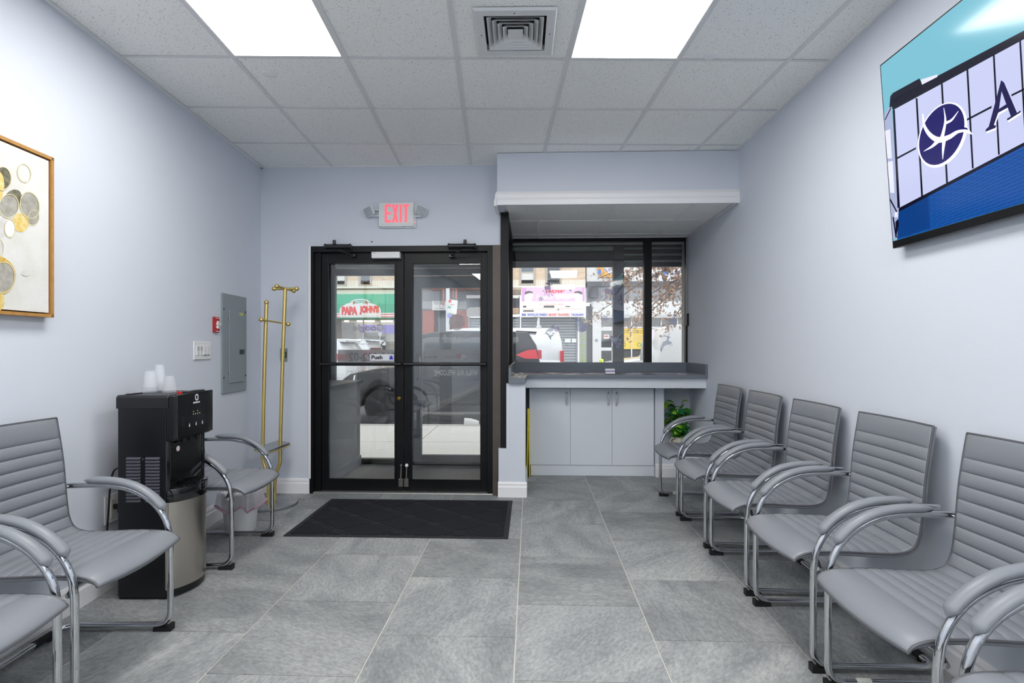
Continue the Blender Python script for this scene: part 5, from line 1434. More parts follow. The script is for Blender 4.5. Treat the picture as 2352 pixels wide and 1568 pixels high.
CARGL = mat('car_glass', '#1c2126', rough=.05, spec=.7, coat=.6); TIRE = mat('tyre', '#141416', rough=.8); RIMM = mat('alloy_rim', '#b4b7bb', rough=.35, metal=.3)
TAIL = mat('tail_light', '#c0202c', rough=.2, coat=.5); HEAD = mat('head_light', '#cfd6dc', rough=.1, coat=.5); DARKPL = mat('dark_cladding', '#1e1f22', rough=.6)
def wheel_into(t, x, y, r, s, rim):
    w = MB().lathe([(r * .66, -.11), (r * .95, -.11), (r, -.07), (r, .07), (r * .95, .11), (r * .66, .11)], (x, y, r), 30, 'y').build('wheel', TIRE, t)
    MB().lathe([(r * .68, -.02), (r * .70, .06), (r * .62, .06), (r * .60, -.02)], (x, y + s * .045, r), 30, 'y').build('rim', rim, w)
    MB().lathe([(.0001, 0), (r * .6, 0), (r * .6, .01)], (x, y + s * .02, r), 24, 'y').build('brake_disc', DARKPL, w)
    for k in range(10):
        a = 2 * math.pi * k / 10
        M = Matrix.Translation((x, y + s * .085, r)) @ Matrix.Rotation(a, 4, 'Y')
        MB().hexa([(r * .10, -.01, -r * .05), (r * .64, -.01, -r * .035), (r * .64, .012, -r * .035), (r * .10, .012, -r * .05), (r * .10, -.01, r * .05), (r * .64, -.01, r * .035), (r * .64, .012, r * .035), (r * .10, .012, r * .05)]).xf(M).build('spoke', rim, w, smooth=False)
    MB().lathe([(.0001, -.012), (r * .16, -.012), (r * .18, .012), (.0001, .012)], (x, y + s * .085, r), 16, 'y').build('hub', rim, w)
def car(name, label, paint, L, W, H, loc, rz, kind='suv', r=.35, rim=RIMM, spoiler=True, tails=True):
    t = thing(name, label, 'van' if kind == 'van' else 'car', (0, 0, 0))
    belt = H * (.63 if kind == 'suv' else .52); gc = .26; R_, F_ = -L / 2, L / 2
    wr, wf = (R_ + .85, F_ - .88) if kind == 'suv' else (R_ + 1.15, F_ - .85)
    if kind == 'suv':
        up = [(R_ + .06, .32), (R_ + .0, .5), (R_ + .02, .78), (R_ + .10, belt - .02), (R_ + .45, belt + .015), (0, belt - .01), (F_ - 1.25, belt - .02), (F_ - .75, belt - .07), (F_ - .25, belt - .17), (F_ - .06, belt - .30), (F_, .55), (F_ - .05, .32)]
        cab = [(R_ + .10, belt - .05), (R_ + .20, H * .85), (R_ + .36, H - .03), (R_ + .9, H - .005), (R_ + 1.8, H), (R_ + 2.3, H - .03), (R_ + 2.75, H - .13), (F_ - 1.12, belt - .04)]
    else:
        up = [(R_ + .03, .35), (R_, .5), (R_ + .01, belt), (0, belt), (F_ - .95, belt), (F_ - .4, belt - .12), (F_ - .06, belt - .28), (F_, .6), (F_ - .04, .34)]
        cab = [(R_ + .012, belt - .02), (R_ + .05, H * .80), (R_ + .16, H - .06), (R_ + .4, H - .008), (0, H), (F_ - 2.0, H - .02), (F_ - 1.75, H - .08), (F_ - .95, belt - .02)]
    low = []
    for cx in (wf, wr):
        low += [(cx + (r + .05) * math.cos(math.pi * k / 12), max(gc, r + (r + .06) * math.sin(math.pi * k / 12))) for k in range(13)]
    side = up + low
    hw_ = W / 2
    MB().prism([(x, -hw_, z) for x, z in side], (0, W, 0)).build('body', paint, t, bevel=.035)
    c = MB(); n = len(cab)
    def yin(z): return hw_ - .035 - .19 * max(0, (z - belt) / (H - belt)) * (1 if kind == 'suv' else .5)
    A = [Vector((x, -yin(z), z)) for x, z in cab]; B = [Vector((x, yin(z), z)) for x, z in cab]
    c.add(A + B, [tuple(range(n)), tuple(range(2 * n - 1, n - 1, -1))] + [(i, i + n, (i + 1) % n + n, (i + 1) % n) for i in range(n)])
    c.build('cabin', paint, t, bevel=.03)
    # side glass between two x limits under the roof line
    def roof(x):
        pts = sorted(cab[1:], key=lambda p: p[0])
        for p, q in zip(pts[:-1], pts[1:]):
            if p[0] <= x <= q[0]: return p[1] + (q[1] - p[1]) * (x - p[0]) / (q[0] - p[0])
        return belt
    def sglass(x0, x1, top_drop=.10, z0=None):
        z0 = z0 if z0 is not None else belt + .04
        xs = [x0 + (x1 - x0) * k / 8 for k in range(9)]
        tp = [(x, max(z0 + .01, min(roof(x) - top_drop, H - .13))) for x in xs]
        poly = [(x0, z0), (x1, z0)] + tp[::-1]
        for s in (-1, 1):
            MB().poly([(x, s * (yin(z) + .006), z) for x, z in poly]).build('side_window', CARGL, t, smooth=False)
    if kind == 'suv':
        sglass(R_ + .55, R_ + 1.10); sglass(R_ + 1.18, R_ + 2.05); sglass(R_ + 2.13, F_ - 1.45)
    else: sglass(F_ - 1.95, F_ - 1.25)
    # windscreen and rear glass
    def slope(p, q, f0, f1, off, nm, wsc=.84):
        P, Q = Vector((p[0], 0, p[1])), Vector((q[0], 0, q[1])); d = Q - P; nn = Vector((d.z, 0, -d.x)).normalized() * off
        a, b = P + d * f0 + nn, P + d * f1 + nn
        MB().poly([(a.x, -yin(a.z) * wsc, a.z), (a.x, yin(a.z) * wsc, a.z), (b.x, yin(b.z) * wsc, b.z), (b.x, -yin(b.z) * wsc, b.z)]).build(nm, CARGL, t, smooth=False)
    slope(cab[-1], cab[-2], .08, .92, .008, 'windscreen'); kind == 'suv' and slope(cab[1], cab[0], .05, .62, .01, 'rear_window', .8)
    for s in (-1, 1):
        for x in (wf, wr): wheel_into(t, x, s * (hw_ - .10), r, s, rim)
        zt_ = belt - .04
        if kind == 'suv':
            tp = [(R_ + .15, .70), (R_ + .40, .70), (R_ + .60, .74), (R_ + .38, .79), (R_ + .21, .80)]
            MB().prism([(x, s * (yin(f * H) + .014), f * H) for x, f in tp], (0, -s * .02, 0)).build('tail_light', TAIL, t, smooth=False)
            MB().box(R_ + .09, R_ + .16, min(s * (hw_ - .35), s * (hw_ - .10)), max(s * (hw_ - .35), s * (hw_ - .10)), H * .70, H * .79).build('tail_light', TAIL, t, smooth=False)
        elif tails: MB().box(R_ - .01, R_ + .10, min(s * (hw_ - .14), s * (hw_ + .006)), max(s * (hw_ - .14), s * (hw_ + .006)), zt_, zt_ + .34).build('tail_light', TAIL, t, smooth=False)
        MB().hexa([(F_ - .34, s * (hw_ - .30), belt - .30), (F_ - .34, s * (hw_ + .003), belt - .30), (F_ - .02, s * (hw_ - .02), belt - .34), (F_ - .02, s * (hw_ - .34), belt - .34), (F_ - .36, s * (hw_ - .30), belt - .19), (F_ - .36, s * (hw_ + .003), belt - .19), (F_ - .10, s * (hw_ - .02), belt - .27), (F_ - .10, s * (hw_ - .34), belt - .27)]).build('head_light', HEAD, t, smooth=False)
        MB().ball((0, 0, 0), 1, 10).xf(Matrix.Translation((F_ - 1.42, s * (hw_ + .06), belt + .07)) @ Matrix.Diagonal((.07, .11, .08, 1))).build('door_mirror', paint, t)
        MB().box(R_ + 1.30, R_ + 1.50, min(s * (hw_ - .01), s * (hw_ + .02)), max(s * (hw_ - .01), s * (hw_ + .02)), belt - .14, belt - .11).build('door_handle', paint, t, smooth=False)
        MB().box(wr + r + .07, wf - r - .07, min(s * (hw_ - .03), s * (hw_ + .008)), max(s * (hw_ - .03), s * (hw_ + .008)), gc, gc + .12).build('sill_cladding', DARKPL, t, smooth=False)
    MB().box(F_ - .03, F_ + .012, -.5, .5, .52, belt - .36).build('grille', DARKPL, t, smooth=False)
    MB().box(F_ - .05, F_ + .015, -hw_ + .12, hw_ - .12, .30, .44).build('front_bumper', DARKPL, t, smooth=False, bevel=.01)
    MB().box(R_ - .02, R_ + .05, -hw_ + .1, hw_ - .1, .34, .50).build('rear_bumper', DARKPL if kind == 'suv' else paint, t, smooth=False, bevel=.01)
    if spoiler and kind == 'suv':
        MB().prism([(R_ + .20, -.62, H - .06), (R_ + .6, -.62, H - .03), (R_ + .6, -.62, H + .004), (R_ + .18, -.62, H - .02)], (0, 1.24, 0)).build('spoiler', paint, t, smooth=False)
    t.location = loc; t.rotation_euler = (0, 0, rz)
    return t
BLKC = mat('black_car_paint', '#0d0f13', rough=.3, coat=.35, spec=.35); WHTC = mat('white_car_paint', '#d0d2d4', rough=.2, coat=.8)
def span(pa, pb, v): return on_v(pa, 797, v).x, on_v(pb, 797, v).x
a, b = span(775, 1255, 10.4)
car('parked_suv', 'black SUV parked at the near kerb outside the entrance doors', BLKC, b - a, 1.84, 1.86, ((a + b) / 2, 11.33, STZ), math.pi, r=.35)
b, _ = span(803, 900, 13.2)
car('parked_suv', 'white SUV in the roadway passing the nose of the black one', WHTC, 4.5, 1.85, 1.72, (b - 2.26, 14.1, STZ), math.pi)
a = on_v(1294, 797, 16.7).x
vn = car('cargo_van', 'white cargo van with roof racks parked before the steel shutters', WHTC, 5.4, 1.95, 2.14, (a - 2.7, 17.6, STZ), math.pi, kind='van')
for k in range(3):
    x = 1.62 - .85 * k
    x = -2.55 + .62 + .90 * k
    m = MB(); m.prism([(x - .10, -.85, 2.14), (x + .10, -.85, 2.14), (x + .03, -.85, 2.24), (x + .03, -.85, 2.45), (x - .03, -.85, 2.45), (x - .03, -.85, 2.24)], (0, .04, 0)); m.prism([(x - .10, .81, 2.14), (x + .10, .81, 2.14), (x + .03, .81, 2.24), (x + .03, .81, 2.45), (x - .03, .81, 2.45), (x - .03, .81, 2.24)], (0, .04, 0)); m.box(x - .02, x + .02, -.83, .83, 2.22, 2.26)
    share('roof_rack', m.mesh('roof_rack', WHTC, smooth=False), vn)
a = on_v(1392, 797, 13.0).x
car('parked_suv', 'white SUV in the roadway before the yellow posters', WHTC, 4.8, 1.95, 2.06, (a + 2.4, 13.98, STZ), math.pi, r=.41)
a = on_v(1512, 797, 10.3).x
car('cargo_van', 'white cargo van parked at the near kerb beside the tree', WHTC, 4.8, 1.9, 1.98, (a + 2.4, 11.3, STZ), 0, kind='van', tails=False)
a = on_v(858, 797, 16.8).x
car('parked_suv', 'white SUV across the street before the green pizza awning', WHTC, 4.5, 1.85, 1.80, (a - 2.25, 17.7, STZ), math.pi)

# white sneaker left at the kerb
q = on_z(1082, 957, SWZ); q = on_v(1082, 950, 9.35)
t = thing('sneaker', 'single white sneaker lying at the kerb beside the black SUV', 'shoe', (q.x, 9.35, SWZ))
SHO = mat('shoe_white', '#c4c2c0', rough=.6)
m = MB()
secs = []
for i in range(9):
    f = i / 8; h = .055 + .06 * (1 - f) ** .6 * (1 if f > .12 else .9); w = .038 + .016 * math.sin(math.pi * min(1, f * 1.05)) - (.02 if f > .95 else 0)
    secs.append([(q.x - .12 + .26 * f, 9.35 + w * math.cos(a_), SWZ + .018 + max(0, h * math.sin(a_))) for a_ in [math.pi * k / 8 for k in range(9)]])
m.grid(lambda u, w: Vector(secs[round(u * 8)][round(w * 8)]), 8, 8).build('upper', SHO, t)
MB().prism([(q.x - .125 + .265 * f, 9.35 + (.04 + .016 * math.sin(math.pi * f)) * s, SWZ) for s, fs in ((-1, [0, .25, .5, .75, 1]), (1, [1, .75, .5, .25, 0])) for f in fs], (0, 0, .022)).build('sole', SHO, t, smooth=False)
MB().tube([(q.x - .02, 9.33, SWZ + .12), (q.x + .0, 9.37, SWZ + .12), (q.x + .03, 9.33, SWZ + .11), (q.x + .05, 9.37, SWZ + .10)], .004, 6).build('laces', SHO, t)

# ------------------------------------------------------------------ facades across the street
def brick_mat(name, c1, c2, mortar, sc=1.0, w=.22, h=.075):
    m = bpy.data.materials.new(name); m.use_nodes = True; nt = m.node_tree
    b = nt.nodes['Principled BSDF']; b.inputs['Roughness'].default_value = .9
    tc = nt.nodes.new('ShaderNodeTexCoord'); mp = nt.nodes.new('ShaderNodeMapping'); mp.inputs['Rotation'].default_value = (math.pi / 2, 0, 0)
    br = nt.nodes.new('ShaderNodeTexBrick'); br.inputs['Scale'].default_value = 1.0
    br.inputs['Brick Width'].default_value = w; br.inputs['Row Height'].default_value = h; br.inputs['Mortar Size'].default_value = .008
    br.inputs['Color1'].default_value = hx(c1); br.inputs['Color2'].default_value = hx(c2); br.inputs['Mortar'].default_value = hx(mortar)
    nt.links.new(tc.outputs['Object'], mp.inputs['Vector']); nt.links.new(mp.outputs['Vector'], br.inputs['Vector']); nt.links.new(br.outputs['Color'], b.inputs['Base Color'])
    return m
CBRICK = brick_mat('cream_brick', '#cdb69c', '#bda287', '#bdb3a6'); SOLD = brick_mat('soldier_course', '#dcd3c6', '#cfc5b7', '#b3a99c', w=.075, h=.6)
GBRICK = brick_mat('grey_brick', '#a8aba6', '#9fb07a', '#8a8c86')
WFR = mat('window_stone', '#a59b8f', rough=.8); SHUT = mat('shutter_steel', '#a2a6aa', rough=.5, metal=.3); SHOPG = mat('shop_glass', '#5d6468', rough=.1, coat=.4)
CREAMW = mat('shop_cream', '#d9d2c2', rough=.8); WHITEB = mat('white_render', '#cfd0d1', rough=.8); DKGREY = mat('dark_facade', '#5c5d61', rough=.8)
def P6(x, y, v): return on_v(*C6(x, y), v)
def P9(x, y, v): return on_v(*C9(x, y), v)
def fbox(P, x0, y0, x1, y1, v, dep=.1, mb=None):
    a, b = P(x0, y0, v), P(x1, y1, v)
    return (mb or MB()).box(min(a.x, b.x), max(a.x, b.x), v, v + dep, min(a.z, b.z), max(a.z, b.z))
def fpoly(P, pts, v, dep, mb=None):
    return (mb or MB()).prism([P(x, y, v) for x, y in pts], (0, dep, 0))
def ftext(P, s, x0, y0, x1, y1, v, mb, bold=0, slant=0):
    a, b = P(x0, y0, v), P(x1, y1, v)
    return lettering(mb, s, (a.x, v, b.z), (b.x - a.x, 0, 0), (0, 0, a.z - b.z), bold=bold, slant=slant)
uSplit = P9(988, 300, VB).x
zSh = P6(0, 432, VB).z
T1 = thing('apartment_building', 'cream brick apartment building above the shops across the street', 'building', (-8, VB + .5, SWZ))
MB().box(-24, uSplit, VB, VB + 1, zSh, 11).build('brick_wall', CBRICK, T1, smooth=False)
MB().box(-24, uSplit, VB - .012, VB, zSh + .0, P6(0, 340, VB).z).build('soldier_course', SOLD, T1, smooth=False)
MB().box(-24, uSplit - .02, VB - .12, VB, P6(0, 432, VB).z, P6(0, 412, VB).z).build('stone_cornice', mat('stone_pale', '#d8d3ca', rough=.9), T1, smooth=False)
def win(P, x0, y0, x1, y1, curtain=False):
    a, b = P(x0, y0, VB), P(x1, y1, VB)
    w = rect_frame(MB(), a.x, b.x, b.z, a.z, .09, VB - .03, VB + .02).build('window', WFR, T1, smooth=False)
    zm = (a.z + b.z) / 2
    MB().box(a.x + .09, b.x - .09, VB - .012, VB + .005, zm, a.z - .09).build('pane', mat('house_glass', '#59626a', rough=.1, coat=.3), w, smooth=False)
    MB().box(a.x + .09, b.x - .09, VB - .012, VB + .005, b.z + .09, zm).build('pane', mat('curtain_pale', '#c9c8c4', rough=.6) if curtain else MATS['house_glass'], w, smooth=False)
    MB().box(a.x + .09, b.x - .09, VB - .022, VB - .012, zm - .03, zm + .03).build('meeting_rail', WFR, w, smooth=False)
    MB().box(a.x - .06, b.x + .06, VB - .08, VB, b.z - .09, b.z).build('window_sill', WFR, w, smooth=False)
win(P6, 262, 130, 402, 408, True); win(P6, 545, 130, 705, 408); win(P6, -60, 130, 90, 408); win(P6, 1500, 130, 1660, 400)
win(P9, 175, 30, 375, 352, True); win(P9, 495, 30, 695, 350); win(P9, -160, 30, 30, 352)
a, b = P9(510, 260, VB), P9(690, 345, VB)
gr = MB()
for k in range(7): gr.box(a.x + .08 + k * (b.x - a.x - .16) / 6 - .01, a.x + .08 + k * (b.x - a.x - .16) / 6 + .01, VB - .06, VB - .04, b.z + .05, a.z + .3)
for k in range(5): gr.box(a.x + .05, b.x - .05, VB - .06, VB - .04, b.z + .08 + .28 * k, b.z + .10 + .28 * k)
gr.build('window_guard', DKGREY, T1, smooth=False)
# hanging white strip lights mirrored signs on the wall
fe = MB(); FER = mat('fire_escape_red', '#a8705e', rough=.7)
a, b = P6(1385, 375, VB - .9), P6(2060, 430, VB - .9)
fe.box(a.x, b.x, VB - .95, VB - .02, b.z, b.z + .05); fe.box(a.x, b.x, VB - .95, VB - .92, b.z + .75, b.z + .79)
fo = MB(); fo.v, fo.f = fe.v, fe.f
FEo = fo.build('fire_escape_platform', FER, T1, smooth=False)
for k in range(22): MB().box(a.x + (b.x - a.x) * k / 21 - .012, a.x + (b.x - a.x) * k / 21 + .012, VB - .945, VB - .925, b.z, b.z + .78).build('baluster', FER, FEo, smooth=False)
ld = thing('drop_ladder', 'rust-red fire escape ladder hanging over the apartment entrance', 'ladder', P6(1640, 640, VB - .8))
for x in (1562, 1715):
    q0, q1 = P6(x, 640 if x < 1600 else 560, VB - .8), P6(x, 432, VB - .8)
    MB().box(q0.x - .03, q0.x + .03, VB - .83, VB - .77, q0.z, q1.z).build('rail', FER, ld, smooth=False)
for x in (1625, 1680): MB().box(P6(x, 400, VB - .8).x - .02, P6(x, 400, VB - .8).x + .02, VB - .82, VB - .78, P6(x, 555, VB - .8).z, P6(x, 432, VB - .8).z).build('rail', FER, ld, smooth=False)
for k in range(6): fbox(P6, 1625, 400 + 30 * k, 1680, 405 + 30 * k, VB - .81, .03).build('rung', FER, ld, smooth=False)

# pizza shop
T2 = thing('pizza_shop', 'pizza shop front with glass door and purple menu boards under the awning', 'shop', (P6(600, 1100, VB).x, VB, SWZ))
uA, uB = P6(-500, 0, VB).x, P6(1290, 0, VB + .75).x
MB().box(uA, uB - .02, VB, VB + .1, P6(0, 780, VB).z, zSh - .07).build('fascia', CREAMW, T2, smooth=False)
MB().box(uA, uB - .02, VB + .6, VB + .7, SWZ, zSh - .07).build('shop_interior', CREAMW, T2, smooth=False)
fbox(P6, 330, 840, 495, 1200, VB + .1, .2).build('brick_pier', brick_mat('brown_brick', '#8e7d74', '#7d6d64', '#a59c94'), T2, smooth=False)
fbox(P6, 245, 790, 330, 1200, VB + .02, .1).build('brick_pier', MATS.get('x') or bpy.data.materials['brown_brick'], T2, smooth=False)
MENU = mat('menu_purple', '#6f5fc4', rough=.5, emit=('#7563d8', .5))
for x0, x1, y1 in ((555, 740, 960), (750, 925, 968), (930, 985, 965)): fbox(P6, x0, 868, x1, y1, VB + .45, .05).build('menu_board', MENU, T2, smooth=False)
SW = mat('shop_white', '#dcdcda', rough=.6)
fr = MB()
for x in (590, 790): fbox(P6, x, 790, x + 14, 1300, VB + .02, .06, fr)
fbox(P6, 590, 940, 800, 955, VB + .02, .06, fr); fbox(P6, 260, 790, 1000, 800, VB + .02, .06, fr)
fr.build('shop_frame', SW, T2, smooth=False)
fbox(P6, 604, 960, 775, 1300, VB + .06, .02).build('door_glass', SHOPG, T2, smooth=False)
fbox(P6, 260, 800, 990, 1300, VB + .03, .008).build('shop_glass', GLASS, T2, smooth=False)
for x0, x1 in ((370, 415), (520, 630), (640, 725), (800, 945)): fbox(P6, x0, 812, x1, 830, VB + .3, .1).build('shop_lamp', emission_mat('shop_lamp_glow', '#fff6e0', 5), T2, smooth=False)
for x, y in ((820, 1070), (800, 975), (845, 1092)): fbox(P6, x - 22, y - 20, x + 22, y + 20, VB + .015, .012).build('notice', WHITEPL, T2, smooth=False)
fbox(P6, 805, 1010, 860, 1180, VB + .4, .1).build('counter_machine', DKGREY, T2, smooth=False)
VA = VB - 1.0
GRN = mat('awning_green', '#3f9a7b', rough=.7); AWH = mat('awning_white', '#d3d2d0', rough=.7); ARD = mat('awning_red', '#cf4a4a', rough=.7)
q0, q1 = P6(-200, 790, VA), P6(992, 790, VA)
aw_ = thing('shop_awning', 'green pizza awning with a white and red name plaque', 'awning', ((q0.x + q1.x) / 2, VA, q0.z))
zt_, zv, zb_ = P6(0, 470, VA).z, P6(0, 725, VA).z, P6(0, 790, VA).z
MB().prism([(q0.x, VA, zb_), (q0.x, VA, zv + .35), (q0.x, VA + .12, zv + .75), (q0.x, VA + .45, zt_ - .08), (q0.x, VB + .0008, zt_), (q0.x, VB + .0008, zb_)], (q1.x - q0.x, 0, 0)).build('canopy', GRN, aw_, smooth=False)
MB().box(q0.x, q1.x, VA - .01, VA, zb_ + .03, zv).build('valance', AWH, aw_, smooth=False)
for y in (738, 768): fbox(P6, -200, y, 985, y + 7, VA - .015, .004).build('stripe', ARD, aw_, smooth=False)
VP = VA - .03
plq = [(312, 775), (312, 690), (330, 650), (395, 615), (470, 590), (435, 590), (475, 572), (500, 562), (570, 553), (630, 562), (655, 575), (690, 592), (650, 595), (740, 622), (790, 650), (810, 690), (810, 775)]
pq_ = fpoly(P6, plq, VP, .03).build('plaque', AWH, aw_, smooth=False)
fpoly(P6, [(470, 590), (495, 574), (570, 566), (632, 576), (655, 592), (640, 620), (632, 610), (570, 606), (492, 612), (478, 624)], VP - .006, .006).build('ribbon', GRN, pq_, smooth=False)
fpoly(P6, [(470, 588), (492, 582), (490, 622), (470, 615), (480, 602)], VP - .009, .003).build('ribbon_end', ARD, pq_, smooth=False)
fpoly(P6, [(655, 588), (634, 582), (636, 622), (656, 615), (646, 602)], VP - .009, .003).build('ribbon_end', ARD, pq_, smooth=False)
m = MB(); ftext(P6, 'PIZZA', 503, 577, 622, 605, VP - .008, m, .02); m.build('ribbon_lettering', AWH, pq_, smooth=False)
m = MB(); ftext(P6, 'PAPA', 338, 645, 528, 748, VP - .008, m, .08); ftext(P6, "JOHN'S", 552, 636, 786, 746, VP - .008, m, .08)
m.build('name_lettering', ARD, pq_, smooth=False)
inn = [(322, 768), (322, 692), (340, 660), (400, 630), (520, 606)]
m = MB()
for q in stroke([Vector(p) for p in [(326, 690), (326, 758), (796, 758), (796, 690)]], 3): fpoly(P6, [(p[0], p[1]) for p in q], VP - .004, .003, m)
m.build('plaque_line', mat('plaque_grey', '#b9bdb4', rough=.7), pq_, smooth=False)

# apartment entrance between the pizza shop and the shutters
T3 = thing('apartment_entrance', 'grey fronted apartment entrance with brick-red jambs and dark door', 'entrance', (P6(1600, 1100, VB).x, VB, SWZ))
fbox(P6, 1295, 440, 2270, 690, VB - .02, .5).build('fascia', mat('entrance_grey', '#77777b', rough=.8), T3, smooth=False)
fbox(P6, 1295, 585, 1840, 675, VB - .05, .05).build('fascia_band', mat('entrance_grey_pale', '#98989a', rough=.8), T3, smooth=False)
fbox(P6, 1295, 690, 1858, 1300, VB + .55, .1).build('back_wall', DKGREY, T3, smooth=False)
JR = mat('jamb_red', '#9c5a50', rough=.8, noise=(8, .4, '#b0766a'))
fbox(P6, 1310, 690, 1445, 1300, VB, .5).build('jamb', JR, T3, smooth=False); fbox(P6, 1645, 690, 1850, 1300, VB, .5).build('jamb', JR, T3, smooth=False)
fbox(P6, 1460, 740, 1610, 1300, VB + .35, .1).build('entrance_door', mat('entrance_green', '#39433d', rough=.4), T3, smooth=False)
fbox(P6, 1500, 790, 1590, 960, VB + .335, .01).build('door_glass', SHOPG, T3, smooth=False)
sg = thing('apartment_sign', 'white apartments available board under the red ladder', 'sign', P6(1505, 690, VB - .1))
fbox(P6, 1425, 580, 1590, 690, VB - .1, .03).build('board', AWH, sg, smooth=False)
m = MB(); ftext(P6, 'APARTMENTS', 1440, 585, 1580, 600, VB - .105, m, .02); ftext(P6, 'AVAILABLE', 1450, 607, 1570, 622, VB - .105, m, .02); ftext(P6, '718-536-9000', 1455, 662, 1572, 676, VB - .105, m, .02)
m.build('lettering', DKGREY, sg, smooth=False)
fpoly(P6, [(1498, 648), (1510, 634), (1524, 648)], VB - .105, .004).build('house_mark', mat('mark_blue', '#7f95c9', rough=.6), sg, smooth=False)
# street lamp pole with a bus paper sign
q = P6(1613, 1080, 18.9)
lp = thing('street_pole', 'pale grey street pole with paper bus notices on the far sidewalk', 'street pole', (q.x, 18.9, SWZ))
MB().lathe([(.10, 0), (.10, .3), (.075, .35), (.06, 8)], (q.x, 18.9, SWZ), 16).build('shaft', mat('pole_grey', '#c3c6ca', rough=.5), lp)
MB().prism([P6(1622, 560, 18.8), P6(1732, 572, 18.8), P6(1716, 745, 18.8), P6(1608, 735, 18.8)], (0, .02, 0)).build('paper_sign', AWH, lp, smooth=False)
MB().prism([P6(1608, 740, 18.8), P6(1665, 748, 18.8), P6(1662, 778, 18.8), P6(1606, 770, 18.8)], (0, .02, 0)).build('lower_sign', mat('mark_violet', '#8f8fe0', rough=.6), lp, smooth=False)
m = MB(); fpoly(P6, ellipse(1638, 582, 17, 17), 18.79, .004, m); fpoly(P6, [(1640, 618), (1695, 622), (1695, 627), (1640, 623)], 18.79, .004, m); m.build('red_mark', ARD, lp, smooth=False)
m = MB(); fpoly(P6, [(1615, 640), (1645, 642), (1643, 668), (1613, 666)], 18.79, .004, m); fpoly(P6, [(1615, 722), (1690, 730), (1690, 734), (1615, 726)], 18.79, .004, m); m.build('green_mark', GRN, lp, smooth=False)
m = MB(); ftext(P6, 'Z', 1622, 646, 1636, 662, 18.785, m, .04); m.build('sign_letter', AWH, lp, smooth=False)

# roll-down shutter shops
def shutter(P, name, lab, x0, y0, x1, y1, v, pitch=.11, posts=()):
    a, b = P(x0, y0, v), P(x1, y1, v)
    t = thing(name, lab, 'roller shutter', ((a.x + b.x) / 2, v, SWZ), 'closed roller shutters across the street')
    n = int((a.z - SWZ) / pitch)
    me = MB().prism([(0, 0, 0), (0, -.022, pitch * .25), (0, -.022, pitch * .72), (0, 0, pitch * .95)], (b.x - a.x, 0, 0)).mesh('slat', SHUT, smooth=False)
    for k in range(n): share('slat', me, t, (a.x - t.location.x, 0, pitch * k))
    MB().box(a.x - .07, a.x, v - .06, v + .1, SWZ, a.z + .02).build('guide_rail', mat('guide_grey', '#8b8f94', rough=.5), t, smooth=False)
    MB().box(b.x, b.x + .07, v - .06, v + .1, SWZ, a.z + .02).build('guide_rail', MATS['guide_grey'], t, smooth=False)
    MB().box(a.x, b.x, v + .01, v + .04, SWZ, a.z).build('curtain_back', DKGREY, t, smooth=False)
    return t
shutter(P6, 'roller_shutter', 'closed grey roller shutter beside the apartment entrance', 1885, 780, 2210, 1300, VB)
T4 = thing('shutter_awning', 'worn grey awning hood over the shutter beside the apartment entrance', 'awning', P6(1950, 770, VB - .3))
fbox(P6, 1835, 510, 2260, 545, VB - .35, .32).build('hood_edge', AWH, T4, smooth=False)
fpoly(P6, [(1840, 690), (1870, 660), (2260, 640), (2260, 760), (1840, 765)], VB - .30, .27).build('hood', mat('hood_grey', '#a9a8a6', rough=.8, noise=(20, .8, '#8c8a86')), T4, smooth=False)
fbox(P6, 1870, 545, 2260, 640, VB - .06, .035).build('hood_back', DKGREY, T4, smooth=False)
fbox(P9, -20, 400, 197, 470, VB - .05, .05).build('sign_board', mat('brown_board', '#8e7f74', rough=.8), T4, smooth=False)
fbox(P9, -20, 480, 180, 700, VB - .2, .2).build('sign_frame', mat('dark_board', '#47444a', rough=.7), T4, smooth=False)
fbox(P9, 85, 475, 172, 505, VB - .22, .02).build('white_panel', AWH, T4, smooth=False); fbox(P9, 85, 625, 172, 695, VB - .22, .02).build('brown_panel', mat('brown_panel', '#b59a82', rough=.8), T4, smooth=False)
shutter(P9, 'roller_shutter', 'closed grey roller shutter at the edge of the pink awning sign', -30, 735, 165, 1400, VB)
sh_ = shutter(P9, 'roller_shutter', 'wide closed grey roller shutter under the pink awning sign', 215, 735, 872, 1400, VB)
for x0, x1 in ((735, 805), (818, 885)): fbox(P9, x0, 1003, x1, 1050, VB - .05, .02).build('paper_notice', WHITEPL, sh_, smooth=False)
T5 = thing('brick_pier', 'grey-green painted brick pier right of the wide shutter', 'pier', (P9(950, 1300, VB).x, VB, SWZ))
fbox(P9, 915, 745, 1000, 1400, VB - .03, .3).build('pier', GBRICK, T5, smooth=False)
fbox(P9, 902, 745, 915, 1400, VB - .05, .1).build('downpipe', SW, T5, smooth=False)
fbox(P9, 1000, 600, 1062, 1400, VB - .01, .3).build('dark_strip', DKGREY, T5, smooth=False)
# pink awning sign
VG = VB - .7
a, b = P9(200, 372, VG), P9(988, 735, VG)
bs = thing('awning_sign', 'pink and white shop awning sign advertising money transfers', 'awning', ((a.x + b.x) / 2, VG, b.z))
MB().prism([(a.x, VG, b.z), (a.x, VG + .35, a.z), (a.x, VB - .08, a.z), (a.x, VB - .08, b.z)], (b.x - a.x, 0, 0)).build('canopy', AWH, bs, smooth=False)
